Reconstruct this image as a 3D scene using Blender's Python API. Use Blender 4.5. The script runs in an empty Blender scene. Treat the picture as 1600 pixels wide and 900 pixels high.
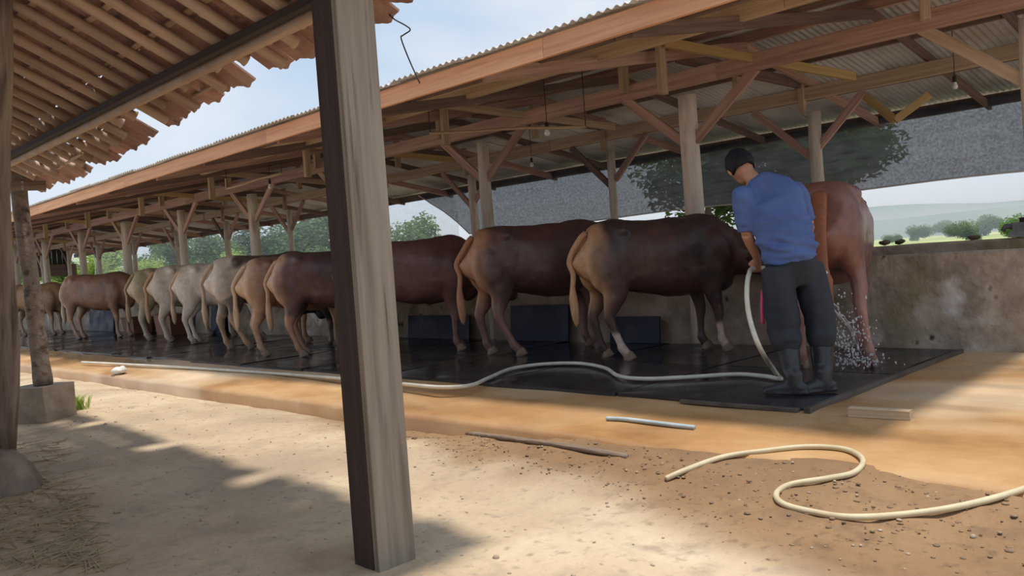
import bpy, bmesh, math, random
from mathutils import Vector, Matrix, noise
random.seed(7)
PI = math.pi
scene = bpy.context.scene
COL = scene.collection

# ------------------------------------------------------------------ camera
# world: X along the row of cattle (towards +X is nearer), Y away towards the feed wall, z = 0 top of the rubber mats
F_PX = 1296.71
CAM_Z = 1.0
def _cv(px, py): return Vector((px - 800.0, 450.0 - py, -F_PX))
_a = _cv(-490, 503).normalized(); _b = _cv(2098, 317).normalized()
_X = -_a; _Y = (_b - _X * _b.dot(_X)).normalized(); _Z = _X.cross(_Y)
RM = Matrix((_X, _Y, _Z))
cam_d = bpy.data.cameras.new('camera'); cam = bpy.data.objects.new('camera', cam_d); COL.objects.link(cam)
cam_d.sensor_width = 36.0; cam_d.lens = F_PX / 1600 * 36.0; cam_d.clip_start = 0.05; cam_d.clip_end = 3000
cam.matrix_world = Matrix.Translation((0, 0, CAM_Z)) @ RM.to_4x4()
scene.camera = cam
EYE = Vector((0, 0, CAM_Z))
def ray(px, py): return RM @ _cv(px, py)
def at_z(px, py, z): v = ray(px, py); return EYE + v * ((z - CAM_Z) / v.z)
def at_y(px, py, y): v = ray(px, py); return EYE + v * (y / v.y)
def at_d(px, py, d): return EYE + ray(px, py) * (d / F_PX)

# ------------------------------------------------------------------ world, sun, exposure
scene.view_settings.view_transform = 'Standard'
scene.view_settings.look = 'None'
scene.view_settings.gamma = 1.0
scene.view_settings.use_curve_mapping = False
scene.view_settings.exposure = 0.22
W = bpy.data.worlds.new('sky'); scene.world = W; W.use_nodes = True
nt = W.node_tree; nt.nodes.clear()
def N(t, tree=None, **kw):
    n = (tree or nt).nodes.new(t)
    for k, v in kw.items(): setattr(n, k, v)
    return n
out = N('ShaderNodeOutputWorld'); bg = N('ShaderNodeBackground'); tc = N('ShaderNodeTexCoord')
sep = N('ShaderNodeSeparateXYZ'); nt.links.new(tc.outputs['Generated'], sep.inputs[0])
mp = N('ShaderNodeMapping'); mp.inputs['Scale'].default_value = (1.0, 1.0, 2.6)
nt.links.new(tc.outputs['Generated'], mp.inputs[0])
nz = N('ShaderNodeTexNoise'); nz.inputs['Scale'].default_value = 2.6; nz.inputs['Detail'].default_value = 5; nz.inputs['Roughness'].default_value = .5
nt.links.new(mp.outputs[0], nz.inputs['Vector'])
cr = N('ShaderNodeValToRGB'); cr.color_ramp.elements[0].position = .36; cr.color_ramp.elements[1].position = .66
cr.color_ramp.elements[0].color = (.40, .55, .735, 1); cr.color_ramp.elements[1].color = (.72, .765, .83, 1)
nt.links.new(nz.outputs['Fac'], cr.inputs[0])
hz = N('ShaderNodeMapRange'); hz.inputs['From Min'].default_value = -.02; hz.inputs['From Max'].default_value = .3
nt.links.new(sep.outputs['Z'], hz.inputs['Value'])
mx = N('ShaderNodeMix', data_type='RGBA'); mx.inputs[6].default_value = (.69, .765, .85, 1)
nt.links.new(hz.outputs[0], mx.inputs[0]); nt.links.new(cr.outputs[0], mx.inputs[7])
nt.links.new(mx.outputs[2], bg.inputs['Color']); bg.inputs['Strength'].default_value = .97
nt.links.new(bg.outputs[0], out.inputs[0])
sun_d = bpy.data.lights.new('sun', 'SUN'); sun = bpy.data.objects.new('sun', sun_d); COL.objects.link(sun)
sun_d.energy = 3.2; sun_d.angle = math.radians(4); sun_d.color = (1, .93, .82)
sun.rotation_euler = Vector((-.10, -.01, -1)).to_track_quat('-Z', 'Y').to_euler()
sun.location = (-5, -5, 20)

# ------------------------------------------------------------------ helpers
def tag(o, label=None, cat=None, group=None, kind=None):
    if label: o['label'] = label
    if cat: o['category'] = cat
    if group: o['group'] = group
    if kind: o['kind'] = kind
    return o
def empty(name, loc, rz=0):
    o = bpy.data.objects.new(name, None); COL.objects.link(o)
    o.empty_display_size = .1
    o.matrix_world = Matrix.Translation(loc) @ Matrix.Rotation(rz, 4, 'Z')
    o['_'] = 0; del o['_']
    return o
ROOTM = {}
def root(name, loc, label, cat, group=None, rz=0):
    o = empty(name, loc, rz); tag(o, label, cat, group)
    ROOTM[o.name] = Matrix.Translation(loc) @ Matrix.Rotation(rz, 4, 'Z')
    return o
def put(name, me, mat, parent=None, mw=None, local=False):
    """link a mesh as ONE object; mw = world matrix (or local to the parent)"""
    o = bpy.data.objects.new(name, me); COL.objects.link(o)
    if mat is not None and not len(me.materials): me.materials.append(mat)
    m = mw if mw is not None else Matrix.Identity(4)
    o.matrix_basis = m
    if parent is not None:
        o.parent = parent
        if not local:
            pm = ROOTM.get(parent.name)
            if pm is None: pm = Matrix.Identity(4)
            o.matrix_parent_inverse = pm.inverted()
    ROOTM[o.name] = m
    return o
class MB:
    def __init__(s): s.v = []; s.f = []
    def add(s, vs, fs):
        b = len(s.v); s.v += [tuple(v) for v in vs]; s.f += [tuple(i + b for i in f) for f in fs]; return s
    def box(s, x0, x1, y0, y1, z0, z1, M=None):
        vs = [Vector((x, y, z)) for z in (z0, z1) for y in (y0, y1) for x in (x0, x1)]
        if M is not None: vs = [M @ v for v in vs]
        return s.add(vs, [(0, 2, 3, 1), (4, 5, 7, 6), (0, 1, 5, 4), (2, 6, 7, 3), (0, 4, 6, 2), (1, 3, 7, 5)])
    def loft(s, pts, n=14, ref=(0, 0, 1), p=2.0, cap=True):
        """pts: list of (center, a, b); a across, b along ref"""
        C = [Vector(q[0]) for q in pts]; ref = Vector(ref); rings = []
        for i, c in enumerate(C):
            t = (C[min(i + 1, len(C) - 1)] - C[max(i - 1, 0)])
            if t.length < 1e-9: t = Vector((0, 0, 1))
            t.normalize()
            bv = ref - t * ref.dot(t)
            if bv.length < 1e-3: bv = Vector((0, 1, 0)) - t * t.y
            bv.normalize(); av = t.cross(bv)
            a, b = pts[i][1], pts[i][2]; r = []
            for k in range(n):
                w = 2 * PI * k / n; cx, sx = math.cos(w), math.sin(w)
                if p != 2.0:
                    cx = math.copysign(abs(cx) ** (2 / p), cx); sx = math.copysign(abs(sx) ** (2 / p), sx)
                r.append(c + av * (a * cx) + bv * (b * sx))
            rings.append(r)
        vs = [v for r in rings for v in r]; fs = []
        for i in range(len(C) - 1):
            for k in range(n):
                k2 = (k + 1) % n
                fs.append((i * n + k, i * n + k2, (i + 1) * n + k2, (i + 1) * n + k))
        if cap:
            fs.append(tuple(range(n - 1, -1, -1))); fs.append(tuple((len(C) - 1) * n + k for k in range(n)))
        return s.add(vs, fs)
    def tube(s, pts, r, n=8):
        if not isinstance(r, (list, tuple)): r = [r] * len(pts)
        C = [Vector(p) for p in pts]; rings = []; pv = None
        for i, c in enumerate(C):
            t = (C[min(i + 1, len(C) - 1)] - C[max(i - 1, 0)]).normalized()
            if pv is None:
                pv = t.orthogonal().normalized()
            pv = (pv - t * pv.dot(t)).normalized(); q = t.cross(pv)
            rings.append([c + (pv * math.cos(2 * PI * k / n) + q * math.sin(2 * PI * k / n)) * r[i] for k in range(n)])
        fs = []
        for i in range(len(C) - 1):
            for k in range(n):
                k2 = (k + 1) % n; fs.append((i * n + k, i * n + k2, (i + 1) * n + k2, (i + 1) * n + k))
        fs.append(tuple(range(n - 1, -1, -1))); fs.append(tuple((len(C) - 1) * n + k for k in range(n)))
        return s.add([v for g in rings for v in g], fs)
    def ball(s, c, rx, ry, rz, n=12, m=8, M=None):
        c = Vector(c); vs = []; fs = []
        for i in range(1, m):
            for k in range(n):
                th = PI * i / m; ph = 2 * PI * k / n
                v = Vector((rx * math.sin(th) * math.cos(ph), ry * math.sin(th) * math.sin(ph), rz * math.cos(th)))
                if M is not None: v = M @ v
                vs.append(c + v)
        tp = Vector((0, 0, rz)); bt = Vector((0, 0, -rz))
        if M is not None: tp = M @ tp; bt = M @ bt
        vs += [c + tp, c + bt]; T = len(vs) - 2
        for i in range(m - 2):
            for k in range(n):
                k2 = (k + 1) % n; fs.append((i * n + k, (i + 1) * n + k, (i + 1) * n + k2, i * n + k2))
        for k in range(n):
            k2 = (k + 1) % n; fs.append((T, k, k2)); fs.append((T + 1, (m - 2) * n + k2, (m - 2) * n + k))
        return s.add(vs, fs)
    def mesh(s, name, smooth=False):
        me = bpy.data.meshes.new(name); me.from_pydata(s.v, [], s.f)
        if smooth: me.polygons.foreach_set('use_smooth', [True] * len(me.polygons))
        me.update(); return me
    def remesh(s, name, vox, it=4, fac=.5):
        me = s.mesh('tmp'); o = bpy.data.objects.new('tmp', me); COL.objects.link(o)
        m = o.modifiers.new('r', 'REMESH'); m.mode = 'VOXEL'; m.voxel_size = vox
        if it:
            q = o.modifiers.new('s', 'SMOOTH'); q.factor = fac; q.iterations = it
        dg = bpy.context.evaluated_depsgraph_get(); dg.update()
        r = bpy.data.meshes.new_from_object(o.evaluated_get(dg)); r.name = name
        bpy.data.objects.remove(o); bpy.data.meshes.remove(me)
        r.polygons.foreach_set('use_smooth', [True] * len(r.polygons)); r.update()
        return r
def displace(me, fn):
    """push every vertex along its normal by fn(co)"""
    n = len(me.vertices); co = [0.0] * (3 * n); no = [0.0] * (3 * n)
    me.vertices.foreach_get('co', co); me.vertices.foreach_get('normal', no)
    for i in range(n):
        j = 3 * i; d = fn(Vector(co[j:j + 3]))
        for k in range(3): co[j + k] += no[j + k] * d
    me.vertices.foreach_set('co', co); me.update()
def bez(pts, k=8):
    """Catmull-Rom through the points"""
    P = [Vector(p) for p in pts]; o = []
    for i in range(len(P) - 1):
        a = P[max(i - 1, 0)]; b = P[i]; c = P[i + 1]; d = P[min(i + 2, len(P) - 1)]
        for j in range(k):
            t = j / k
            o.append(.5 * ((2 * b) + (c - a) * t + (2 * a - 5 * b + 4 * c - d) * t * t + (3 * b - a - 3 * c + d) * t ** 3))
    o.append(P[-1]); return o
def frame(a, b, up=(0, 0, 1)):
    a = Vector(a); b = Vector(b); x = (b - a).normalized(); up = Vector(up)
    z = up - x * up.dot(x)
    if z.length < 1e-3: z = Vector((0, 1, 0)) - x * x.y
    z.normalize(); y = z.cross(x)
    M = Matrix((x, y, z)).transposed().to_4x4(); M.translation = (a + b) / 2
    return M, (b - a).length
def beam(name, a, b, w, h, mat, parent, up=(0, 0, 1)):
    """squared timber between two points, its own mesh, x along the grain"""
    M, L = frame(a, b, up); L2 = L / 2; c = min(w, h) * .07
    mb = MB(); prof = [(-w/2+c, -h/2), (w/2-c, -h/2), (w/2, -h/2+c), (w/2, h/2-c), (w/2-c, h/2), (-w/2+c, h/2), (-w/2, h/2-c), (-w/2, -h/2+c)]
    vs = [(x, y, z) for x in (-L2, L2) for (y, z) in prof]
    fs = [(k, (k + 1) % 8, 8 + (k + 1) % 8, 8 + k) for k in range(8)] + [tuple(range(7, -1, -1)), tuple(range(8, 16))]
    mb.add(vs, fs)
    return put(name, mb.mesh(name), mat, parent, M)
def pole(name, a, b, r0, r1, mat, parent, n=12, wob=0.0, seg=8, nodes=0, seed=0):
    """round pole, x along its length, r0 at a"""
    M, L = frame(a, b); rg = random.Random(seed); pts = []; rr = []
    ox, oy = rg.uniform(0, 9), rg.uniform(0, 9)
    for i in range(seg + 1):
        t = i / seg
        pts.append(((t - .5) * L, wob * noise.noise((t * 2.2 + ox, oy, 0)) * math.sin(PI * t) ** .5, wob * noise.noise((t * 2.2 + ox, oy, 7)) * math.sin(PI * t) ** .5))
        rr.append((r0 + (r1 - r0) * t) * (1 + .5 * wob / max(r0, .01) * .3 * noise.noise((t * 4 + ox, 3, 3))))
    if nodes:
        P2 = []; R2 = []
        for i in range(nodes + 1):
            x = (i / nodes - .5) * L; r = r0 + (r1 - r0) * i / nodes
            for dx, k in ((-.02, 1.0), (0, 1.16), (.02, 1.0)):
                if -L / 2 <= x + dx <= L / 2: P2.append((x + dx, 0, 0)); R2.append(r * k)
        pts, rr = P2, R2
    mb = MB(); mb.tube(pts, rr, n)
    return put(name, mb.mesh(name, True), mat, parent, M)

# ------------------------------------------------------------------ materials
def mat(name, ramp, scale=6, detail=5, rough=(.7, .9), bump=.3, bscale=None, stretch=(1, 1, 1), rnd=.0, metal=0, spec=.4, extra=None, dist=.02, coat=0, trans=0, coord='Object', rrange=None):
    """noise driven material. ramp: list of (pos, rgb). extra: (scale, rgb, lo, hi) second patchy layer"""
    m = bpy.data.materials.new(name); m.use_nodes = True; t = m.node_tree; L = t.links.new
    b = t.nodes['Principled BSDF']; co = t.nodes.new('ShaderNodeTexCoord'); src = co.outputs[coord]
    oi = t.nodes.new('ShaderNodeObjectInfo')
    vm = t.nodes.new('ShaderNodeVectorMath'); vm.operation = 'MULTIPLY_ADD'
    vm.inputs[0].default_value = (37, 61, 17)
    cx = t.nodes.new('ShaderNodeCombineXYZ')
    for i in range(3): L(oi.outputs['Random'], cx.inputs[i])
    L(cx.outputs[0], vm.inputs[1]); L(src, vm.inputs[2])
    mp = t.nodes.new('ShaderNodeMapping'); mp.inputs['Scale'].default_value = stretch; L(vm.outputs[0], mp.inputs[0])
    nz = t.nodes.new('ShaderNodeTexNoise'); nz.inputs['Scale'].default_value = scale; nz.inputs['Detail'].default_value = detail; nz.inputs['Roughness'].default_value = .6
    L(mp.outputs[0], nz.inputs['Vector'])
    cr = t.nodes.new('ShaderNodeValToRGB'); e = cr.color_ramp.elements
    while len(e) < len(ramp): e.new(.5)
    for i, (q, c) in enumerate(ramp): e[i].position = q; e[i].color = (*c, 1)
    L(nz.outputs['Fac'], cr.inputs[0]); col = cr.outputs[0]
    for ex in (extra or []):
        n2 = t.nodes.new('ShaderNodeTexNoise'); n2.inputs['Scale'].default_value = ex[0]; n2.inputs['Detail'].default_value = 4; L(mp.outputs[0], n2.inputs['Vector'])
        off = t.nodes.new('ShaderNodeVectorMath'); off.operation = 'ADD'; off.inputs[1].default_value = (ex[0] * 3.1, 5.5, 1.7); L(mp.outputs[0], off.inputs[0]); L(off.outputs[0], n2.inputs['Vector'])
        r2 = t.nodes.new('ShaderNodeMapRange'); r2.inputs['From Min'].default_value = ex[2]; r2.inputs['From Max'].default_value = ex[3]; L(n2.outputs['Fac'], r2.inputs['Value'])
        mx = t.nodes.new('ShaderNodeMix'); mx.data_type = 'RGBA'; mx.inputs[7].default_value = (*ex[1], 1)
        L(r2.outputs[0], mx.inputs[0]); L(col, mx.inputs[6]); col = mx.outputs[2]
    if rnd:
        hs = t.nodes.new('ShaderNodeHueSaturation'); r3 = t.nodes.new('ShaderNodeMapRange')
        r3.inputs['To Min'].default_value = 1 - rnd; r3.inputs['To Max'].default_value = 1 + rnd
        L(oi.outputs['Random'], r3.inputs['Value']); L(r3.outputs[0], hs.inputs['Value']); L(col, hs.inputs['Color']); col = hs.outputs[0]
    L(col, b.inputs['Base Color'])
    rr = t.nodes.new('ShaderNodeMapRange'); rr.inputs['To Min'].default_value = rough[0]; rr.inputs['To Max'].default_value = rough[1]
    rr.inputs['From Min'].default_value = .35; rr.inputs['From Max'].default_value = .65
    if rrange:
        n4 = t.nodes.new('ShaderNodeTexNoise'); n4.inputs['Scale'].default_value = rrange; n4.inputs['Detail'].default_value = 3; L(mp.outputs[0], n4.inputs['Vector']); L(n4.outputs['Fac'], rr.inputs['Value'])
    else: L(nz.outputs['Fac'], rr.inputs['Value'])
    L(rr.outputs[0], b.inputs['Roughness'])
    b.inputs['Metallic'].default_value = metal; b.inputs['Specular IOR Level'].default_value = spec
    b.inputs['Coat Weight'].default_value = coat; b.inputs['Coat Roughness'].default_value = .15
    if trans: b.inputs['Transmission Weight'].default_value = trans
    if bump:
        bp = t.nodes.new('ShaderNodeBump'); bp.inputs['Strength'].default_value = bump; bp.inputs['Distance'].default_value = dist
        n3 = t.nodes.new('ShaderNodeTexNoise'); n3.inputs['Scale'].default_value = bscale or scale * 3; n3.inputs['Detail'].default_value = 6; L(mp.outputs[0], n3.inputs['Vector'])
        L(n3.outputs['Fac'], bp.inputs['Height']); L(bp.outputs[0], b.inputs['Normal'])
    return m
WG = (.35, 9, 9)   # stretch along the grain
M = {}
M['old_wood'] = mat('old_wood', [(.3, (.16, .11, .08)), (.5, (.27, .20, .15)), (.7, (.36, .28, .21))], 3, 8, (.75, .95), .5, 6, WG, .12)
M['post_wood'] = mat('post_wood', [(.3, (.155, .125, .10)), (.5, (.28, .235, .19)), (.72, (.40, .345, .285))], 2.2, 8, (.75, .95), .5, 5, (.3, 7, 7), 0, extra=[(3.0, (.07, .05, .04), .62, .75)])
M['red_wood'] = mat('red_wood', [(.3, (.32, .18, .145)), (.5, (.48, .29, .23)), (.7, (.60, .40, .33))], 3, 8, (.6, .85), .35, 6, WG, .18)
M['orange_wood'] = mat('orange_wood', [(.3, (.52, .26, .14)), (.5, (.68, .36, .20)), (.7, (.76, .45, .27))], 3, 8, (.6, .85), .3, 6, WG, .12)
M['pale_wood'] = mat('pale_wood', [(.3, (.36, .24, .15)), (.5, (.50, .36, .24)), (.7, (.60, .46, .32))], 3, 8, (.65, .9), .3, 6, WG, .14)
M['yellow_wood'] = mat('yellow_wood', [(.3, (.42, .27, .10)), (.7, (.58, .40, .17))], 3, 8, (.6, .85), .3, 6, WG, .1)
M['dark_wood'] = mat('dark_wood', [(.3, (.12, .078, .066)), (.5, (.19, .125, .105)), (.7, (.27, .18, .155))], 3, 8, (.7, .9), .4, 6, WG, .15)
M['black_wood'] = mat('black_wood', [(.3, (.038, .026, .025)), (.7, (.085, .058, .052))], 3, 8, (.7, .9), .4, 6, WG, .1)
M['trunk'] = mat('trunk', [(.3, (.56, .45, .37)), (.5, (.76, .66, .56)), (.7, (.86, .79, .69))], 2.5, 7, (.7, .9), .4, 8, (.6, 4, 4), .10, extra=[(2.0, (.42, .26, .17), .60, .80)])
M['trunk_dark'] = mat('trunk_dark', [(.3, (.18, .13, .10)), (.5, (.30, .23, .18)), (.7, (.40, .32, .26))], 2.5, 7, (.75, .95), .7, 9, (.6, 5, 5), .1, extra=[(2.4, (.10, .065, .05), .56, .7)])
M['bamboo'] = mat('bamboo', [(.3, (.33, .22, .155)), (.5, (.49, .345, .25)), (.7, (.60, .445, .34))], 2, 6, (.5, .75), .25, 6, (.5, 5, 5), .2)
M['tile'] = mat('tile', [(.3, (.32, .18, .145)), (.5, (.46, .27, .22)), (.7, (.55, .36, .30))], 5, 6, (.75, .95), .4, 25, (1, 1, 1), .25, extra=[(9, (.14, .09, .075), .6, .75)])
M['zinc'] = mat('zinc', [(.3, (.46, .46, .46)), (.5, (.60, .60, .60)), (.7, (.70, .70, .70))], 2, 5, (.45, .65), .1, 8, (1, 1, 1), .08, metal=.2, extra=[(.9, (.44, .38, .32), .56, .75)])
M['concrete_wall'] = mat('concrete_wall', [(.25, (.20, .165, .13)), (.45, (.36, .295, .235)), (.6, (.49, .41, .335)), (.8, (.60, .52, .44))], 3.4, 9, (.75, .95), .8, 11, (1, 1, 1), 0,
    extra=[(1.3, (.70, .68, .65), .60, .68), (1.9, (.28, .24, .13), .58, .74), (5.5, (.075, .06, .05), .66, .74)], dist=.03)
M['concrete'] = mat('concrete', [(.3, (.24, .19, .15)), (.55, (.40, .33, .26)), (.75, (.5, .43, .36))], 4, 7, (.8, .95), .8, 14, dist=.03)
M['apron'] = mat('apron', [(.28, (.30, .155, .065)), (.45, (.46, .255, .11)), (.6, (.56, .35, .175)), (.8, (.62, .46, .29))], .9, 7, (.07, .6), .25, 12, (1, 1.6, 1), 0, extra=[(.55, (.36, .20, .10), .56, .72), (.35, (.70, .54, .37), .50, .66)], rrange=.7, dist=.01)
M['dirt'] = mat('dirt', [(.28, (.34, .245, .165)), (.45, (.52, .395, .265)), (.6, (.60, .475, .33)), (.8, (.66, .555, .415))], 1.3, 9, (.85, 1), .8, 7, (1, 1, 1), 0, extra=[(.5, (.40, .31, .22), .5, .72), (6, (.42, .33, .24), .56, .72), (17, (.36, .28, .2), .58, .74)], dist=.05)
M['rubber'] = mat('rubber', [(.3, (.014, .014, .017)), (.5, (.028, .028, .033)), (.75, (.06, .055, .052))], 2.2, 7, (.05, .32), .10, 60, (1, 1, 1), .2, spec=.5, rrange=1.3, dist=.006)
M['navy'] = mat('navy', [(.3, (.012, .016, .045)), (.7, (.03, .035, .075))], 3, 5, (.4, .6), .15, 20)
M['tub'] = mat('tub', [(.3, (.22, .095, .06)), (.7, (.33, .15, .10))], 3, 5, (.5, .7), .1, 20, rnd=.15)
M['black'] = mat('black', [(.3, (.015, .014, .014)), (.7, (.035, .033, .033))], 5, 4, (.45, .65), .1)
M['edge'] = mat('edge', [(.3, (.06, .05, .045)), (.7, (.14, .115, .10))], 6, 5, (.35, .6), .2, 30)
M['hose'] = mat('hose', [(.3, (.58, .55, .46)), (.7, (.76, .74, .66))], 8, 4, (.3, .5), .05)
M['hose_yellow'] = mat('hose_yellow', [(.3, (.52, .43, .26)), (.7, (.68, .60, .42))], 5, 5, (.4, .6), .1)
M['hose_blue'] = mat('hose_blue', [(.3, (.30, .38, .42)), (.7, (.50, .58, .62))], 5, 5, (.4, .6), .1)
M['shirt'] = mat('shirt', [(.3, (.07, .115, .29)), (.7, (.11, .175, .40))], 5, 6, (.85, .95), .25, 90, dist=.004)
M['trousers'] = mat('trousers', [(.3, (.018, .022, .03)), (.7, (.04, .045, .055))], 5, 6, (.7, .9), .25, 80, dist=.004)
M['pink'] = mat('pink', [(.3, (.62, .07, .20)), (.7, (.72, .12, .27))], 5, 3, (.6, .8), 0)
M['boot'] = mat('boot', [(.3, (.022, .023, .026)), (.7, (.045, .047, .052))], 5, 4, (.22, .45), .05)
M['skin'] = mat('skin', [(.3, (.40, .20, .125)), (.7, (.50, .27, .175))], 8, 5, (.5, .65), .1, 60, dist=.003)
M['hair'] = mat('hair', [(.3, (.008, .009, .013)), (.7, (.022, .023, .03))], 30, 5, (.4, .6), .6, 90, dist=.006, spec=.15)
M['eye'] = mat('eye', [(.3, (.01, .008, .006)), (.7, (.02, .015, .01))], 3, 2, (.1, .2), 0)
M['hoof'] = mat('hoof', [(.3, (.18, .12, .085)), (.7, (.34, .25, .19))], 8, 4, (.4, .7), .2, 30, rnd=.15)
M['bulb'] = mat('bulb', [(.3, (.75, .74, .70)), (.7, (.85, .84, .80))], 5, 2, (.1, .2), 0)
M['white'] = mat('white', [(.3, (.68, .67, .64)), (.7, (.82, .81, .78))], 6, 4, (.5, .7), .1)
M['bounce_dirt'] = mat('bounce_dirt', [(.3, (.20, .14, .095)), (.7, (.34, .25, .18))], 1.3, 8, (.85, 1), .6, 7)
M['grass'] = mat('grass', [(.3, (.20, .26, .08)), (.5, (.34, .40, .14)), (.7, (.50, .52, .22))], .08, 6, (.9, 1), 0, extra=[(.02, (.52, .56, .20), .5, .6)])
M['hill'] = mat('hill', [(.3, (.10, .17, .14)), (.7, (.20, .26, .19))], .02, 5, (.9, 1), 0)
M['bark'] = mat('bark', [(.3, (.10, .075, .05)), (.7, (.22, .17, .12))], 4, 6, (.8, 1), .5)
M['straw'] = mat('straw', [(.3, (.34, .26, .15)), (.7, (.50, .40, .25))], 8, 3, (.8, 1), 0)
M['stone'] = mat('stone', [(.3, (.17, .13, .10)), (.7, (.36, .29, .23))], 5, 7, (.8, 1), .9, 14, dist=.03)
M['pebble'] = mat('pebble', [(.3, (.34, .26, .19)), (.7, (.52, .42, .32))], 9, 4, (.8, 1), .3)
M['mud'] = mat('mud', [(.3, (.16, .10, .06)), (.7, (.32, .22, .14))], 9, 4, (.6, .9), .4)
M['grey'] = mat('grey', [(.3, (.20, .20, .22)), (.7, (.36, .36, .38))], 8, 5, (.5, .8), .3)
def leaf_mat(name, c1, c2):
    m = mat(name, [(.3, c1), (.7, c2)], 1.2, 4, (.5, .7), 0, rnd=.15)
    b = m.node_tree.nodes['Principled BSDF']; t = m.node_tree
    tr = t.nodes.new('ShaderNodeBsdfTranslucent'); mx = t.nodes.new('ShaderNodeMixShader'); mx.inputs[0].default_value = .4
    t.links.new(b.inputs['Base Color'].links[0].from_socket, tr.inputs[0])
    t.links.new(b.outputs[0], mx.inputs[1]); t.links.new(tr.outputs[0], mx.inputs[2])
    t.links.new(mx.outputs[0], t.nodes['Material Output'].inputs[0]); return m
M['leaf'] = leaf_mat('leaf', (.07, .14, .035), (.17, .27, .08))
M['leaf_bright'] = leaf_mat('leaf_bright', (.26, .38, .07), (.46, .56, .14))
M['leaf_dark'] = leaf_mat('leaf_dark', (.035, .07, .025), (.08, .13, .05))
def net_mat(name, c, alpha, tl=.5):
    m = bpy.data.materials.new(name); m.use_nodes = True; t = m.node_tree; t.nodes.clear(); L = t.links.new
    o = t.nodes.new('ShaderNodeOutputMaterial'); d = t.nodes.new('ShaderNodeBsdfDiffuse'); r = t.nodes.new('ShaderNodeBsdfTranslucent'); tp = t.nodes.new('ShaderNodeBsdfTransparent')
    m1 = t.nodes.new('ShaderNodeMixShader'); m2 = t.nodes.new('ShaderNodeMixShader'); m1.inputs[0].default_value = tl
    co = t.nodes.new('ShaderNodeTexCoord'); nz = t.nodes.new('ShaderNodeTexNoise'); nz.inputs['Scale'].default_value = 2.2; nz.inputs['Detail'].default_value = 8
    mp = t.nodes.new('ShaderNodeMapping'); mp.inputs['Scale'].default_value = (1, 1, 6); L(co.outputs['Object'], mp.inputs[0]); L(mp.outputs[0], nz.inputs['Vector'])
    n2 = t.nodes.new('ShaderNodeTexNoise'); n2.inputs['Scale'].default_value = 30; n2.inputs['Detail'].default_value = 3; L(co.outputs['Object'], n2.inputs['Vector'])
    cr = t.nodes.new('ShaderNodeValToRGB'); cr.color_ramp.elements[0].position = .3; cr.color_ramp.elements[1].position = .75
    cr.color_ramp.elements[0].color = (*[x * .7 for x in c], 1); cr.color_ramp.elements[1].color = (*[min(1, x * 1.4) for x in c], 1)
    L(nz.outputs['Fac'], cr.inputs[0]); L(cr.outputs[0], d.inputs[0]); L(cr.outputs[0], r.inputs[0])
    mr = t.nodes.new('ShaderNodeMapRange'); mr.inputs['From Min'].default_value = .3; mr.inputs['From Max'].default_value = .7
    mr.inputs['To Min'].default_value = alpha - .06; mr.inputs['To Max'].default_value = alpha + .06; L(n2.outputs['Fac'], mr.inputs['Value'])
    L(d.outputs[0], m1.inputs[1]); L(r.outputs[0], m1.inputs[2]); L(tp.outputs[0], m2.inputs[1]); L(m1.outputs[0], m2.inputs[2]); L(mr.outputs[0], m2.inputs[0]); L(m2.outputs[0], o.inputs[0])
    return m
M['net'] = net_mat('net', (.125, .13, .155), .86)
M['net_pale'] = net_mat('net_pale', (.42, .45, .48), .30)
def hide_mat():
    m = mat('hide', [(.0, (.5, .5, .5)), (1, (.5, .5, .5))], 6, 4, (.34, .55), .25, 70, dist=.006, spec=.5, coat=.10)
    t = m.node_tree; b = t.nodes['Principled BSDF']
    at = t.nodes.new('ShaderNodeAttribute'); at.attribute_name = 'hide'
    nz = t.nodes.new('ShaderNodeTexNoise'); nz.inputs['Scale'].default_value = 14; nz.inputs['Detail'].default_value = 6
    co = t.nodes.new('ShaderNodeTexCoord'); t.links.new(co.outputs['Object'], nz.inputs['Vector'])
    hs = t.nodes.new('ShaderNodeHueSaturation'); mr = t.nodes.new('ShaderNodeMapRange'); mr.inputs['To Min'].default_value = .6; mr.inputs['To Max'].default_value = 1.4
    t.links.new(nz.outputs['Fac'], mr.inputs['Value']); t.links.new(mr.outputs[0], hs.inputs['Value']); t.links.new(at.outputs['Color'], hs.inputs['Color']); t.links.new(hs.outputs[0], b.inputs['Base Color'])
    return m
M['hide'] = hide_mat()
mw = bpy.data.materials.new('water'); mw.use_nodes = True
_b = mw.node_tree.nodes['Principled BSDF']; _b.inputs['Transmission Weight'].default_value = .6; _b.inputs['Roughness'].default_value = .15; _b.inputs['IOR'].default_value = 1.33; _b.inputs['Base Color'].default_value = (.92, .94, .96, 1)
M['water'] = mw

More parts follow.
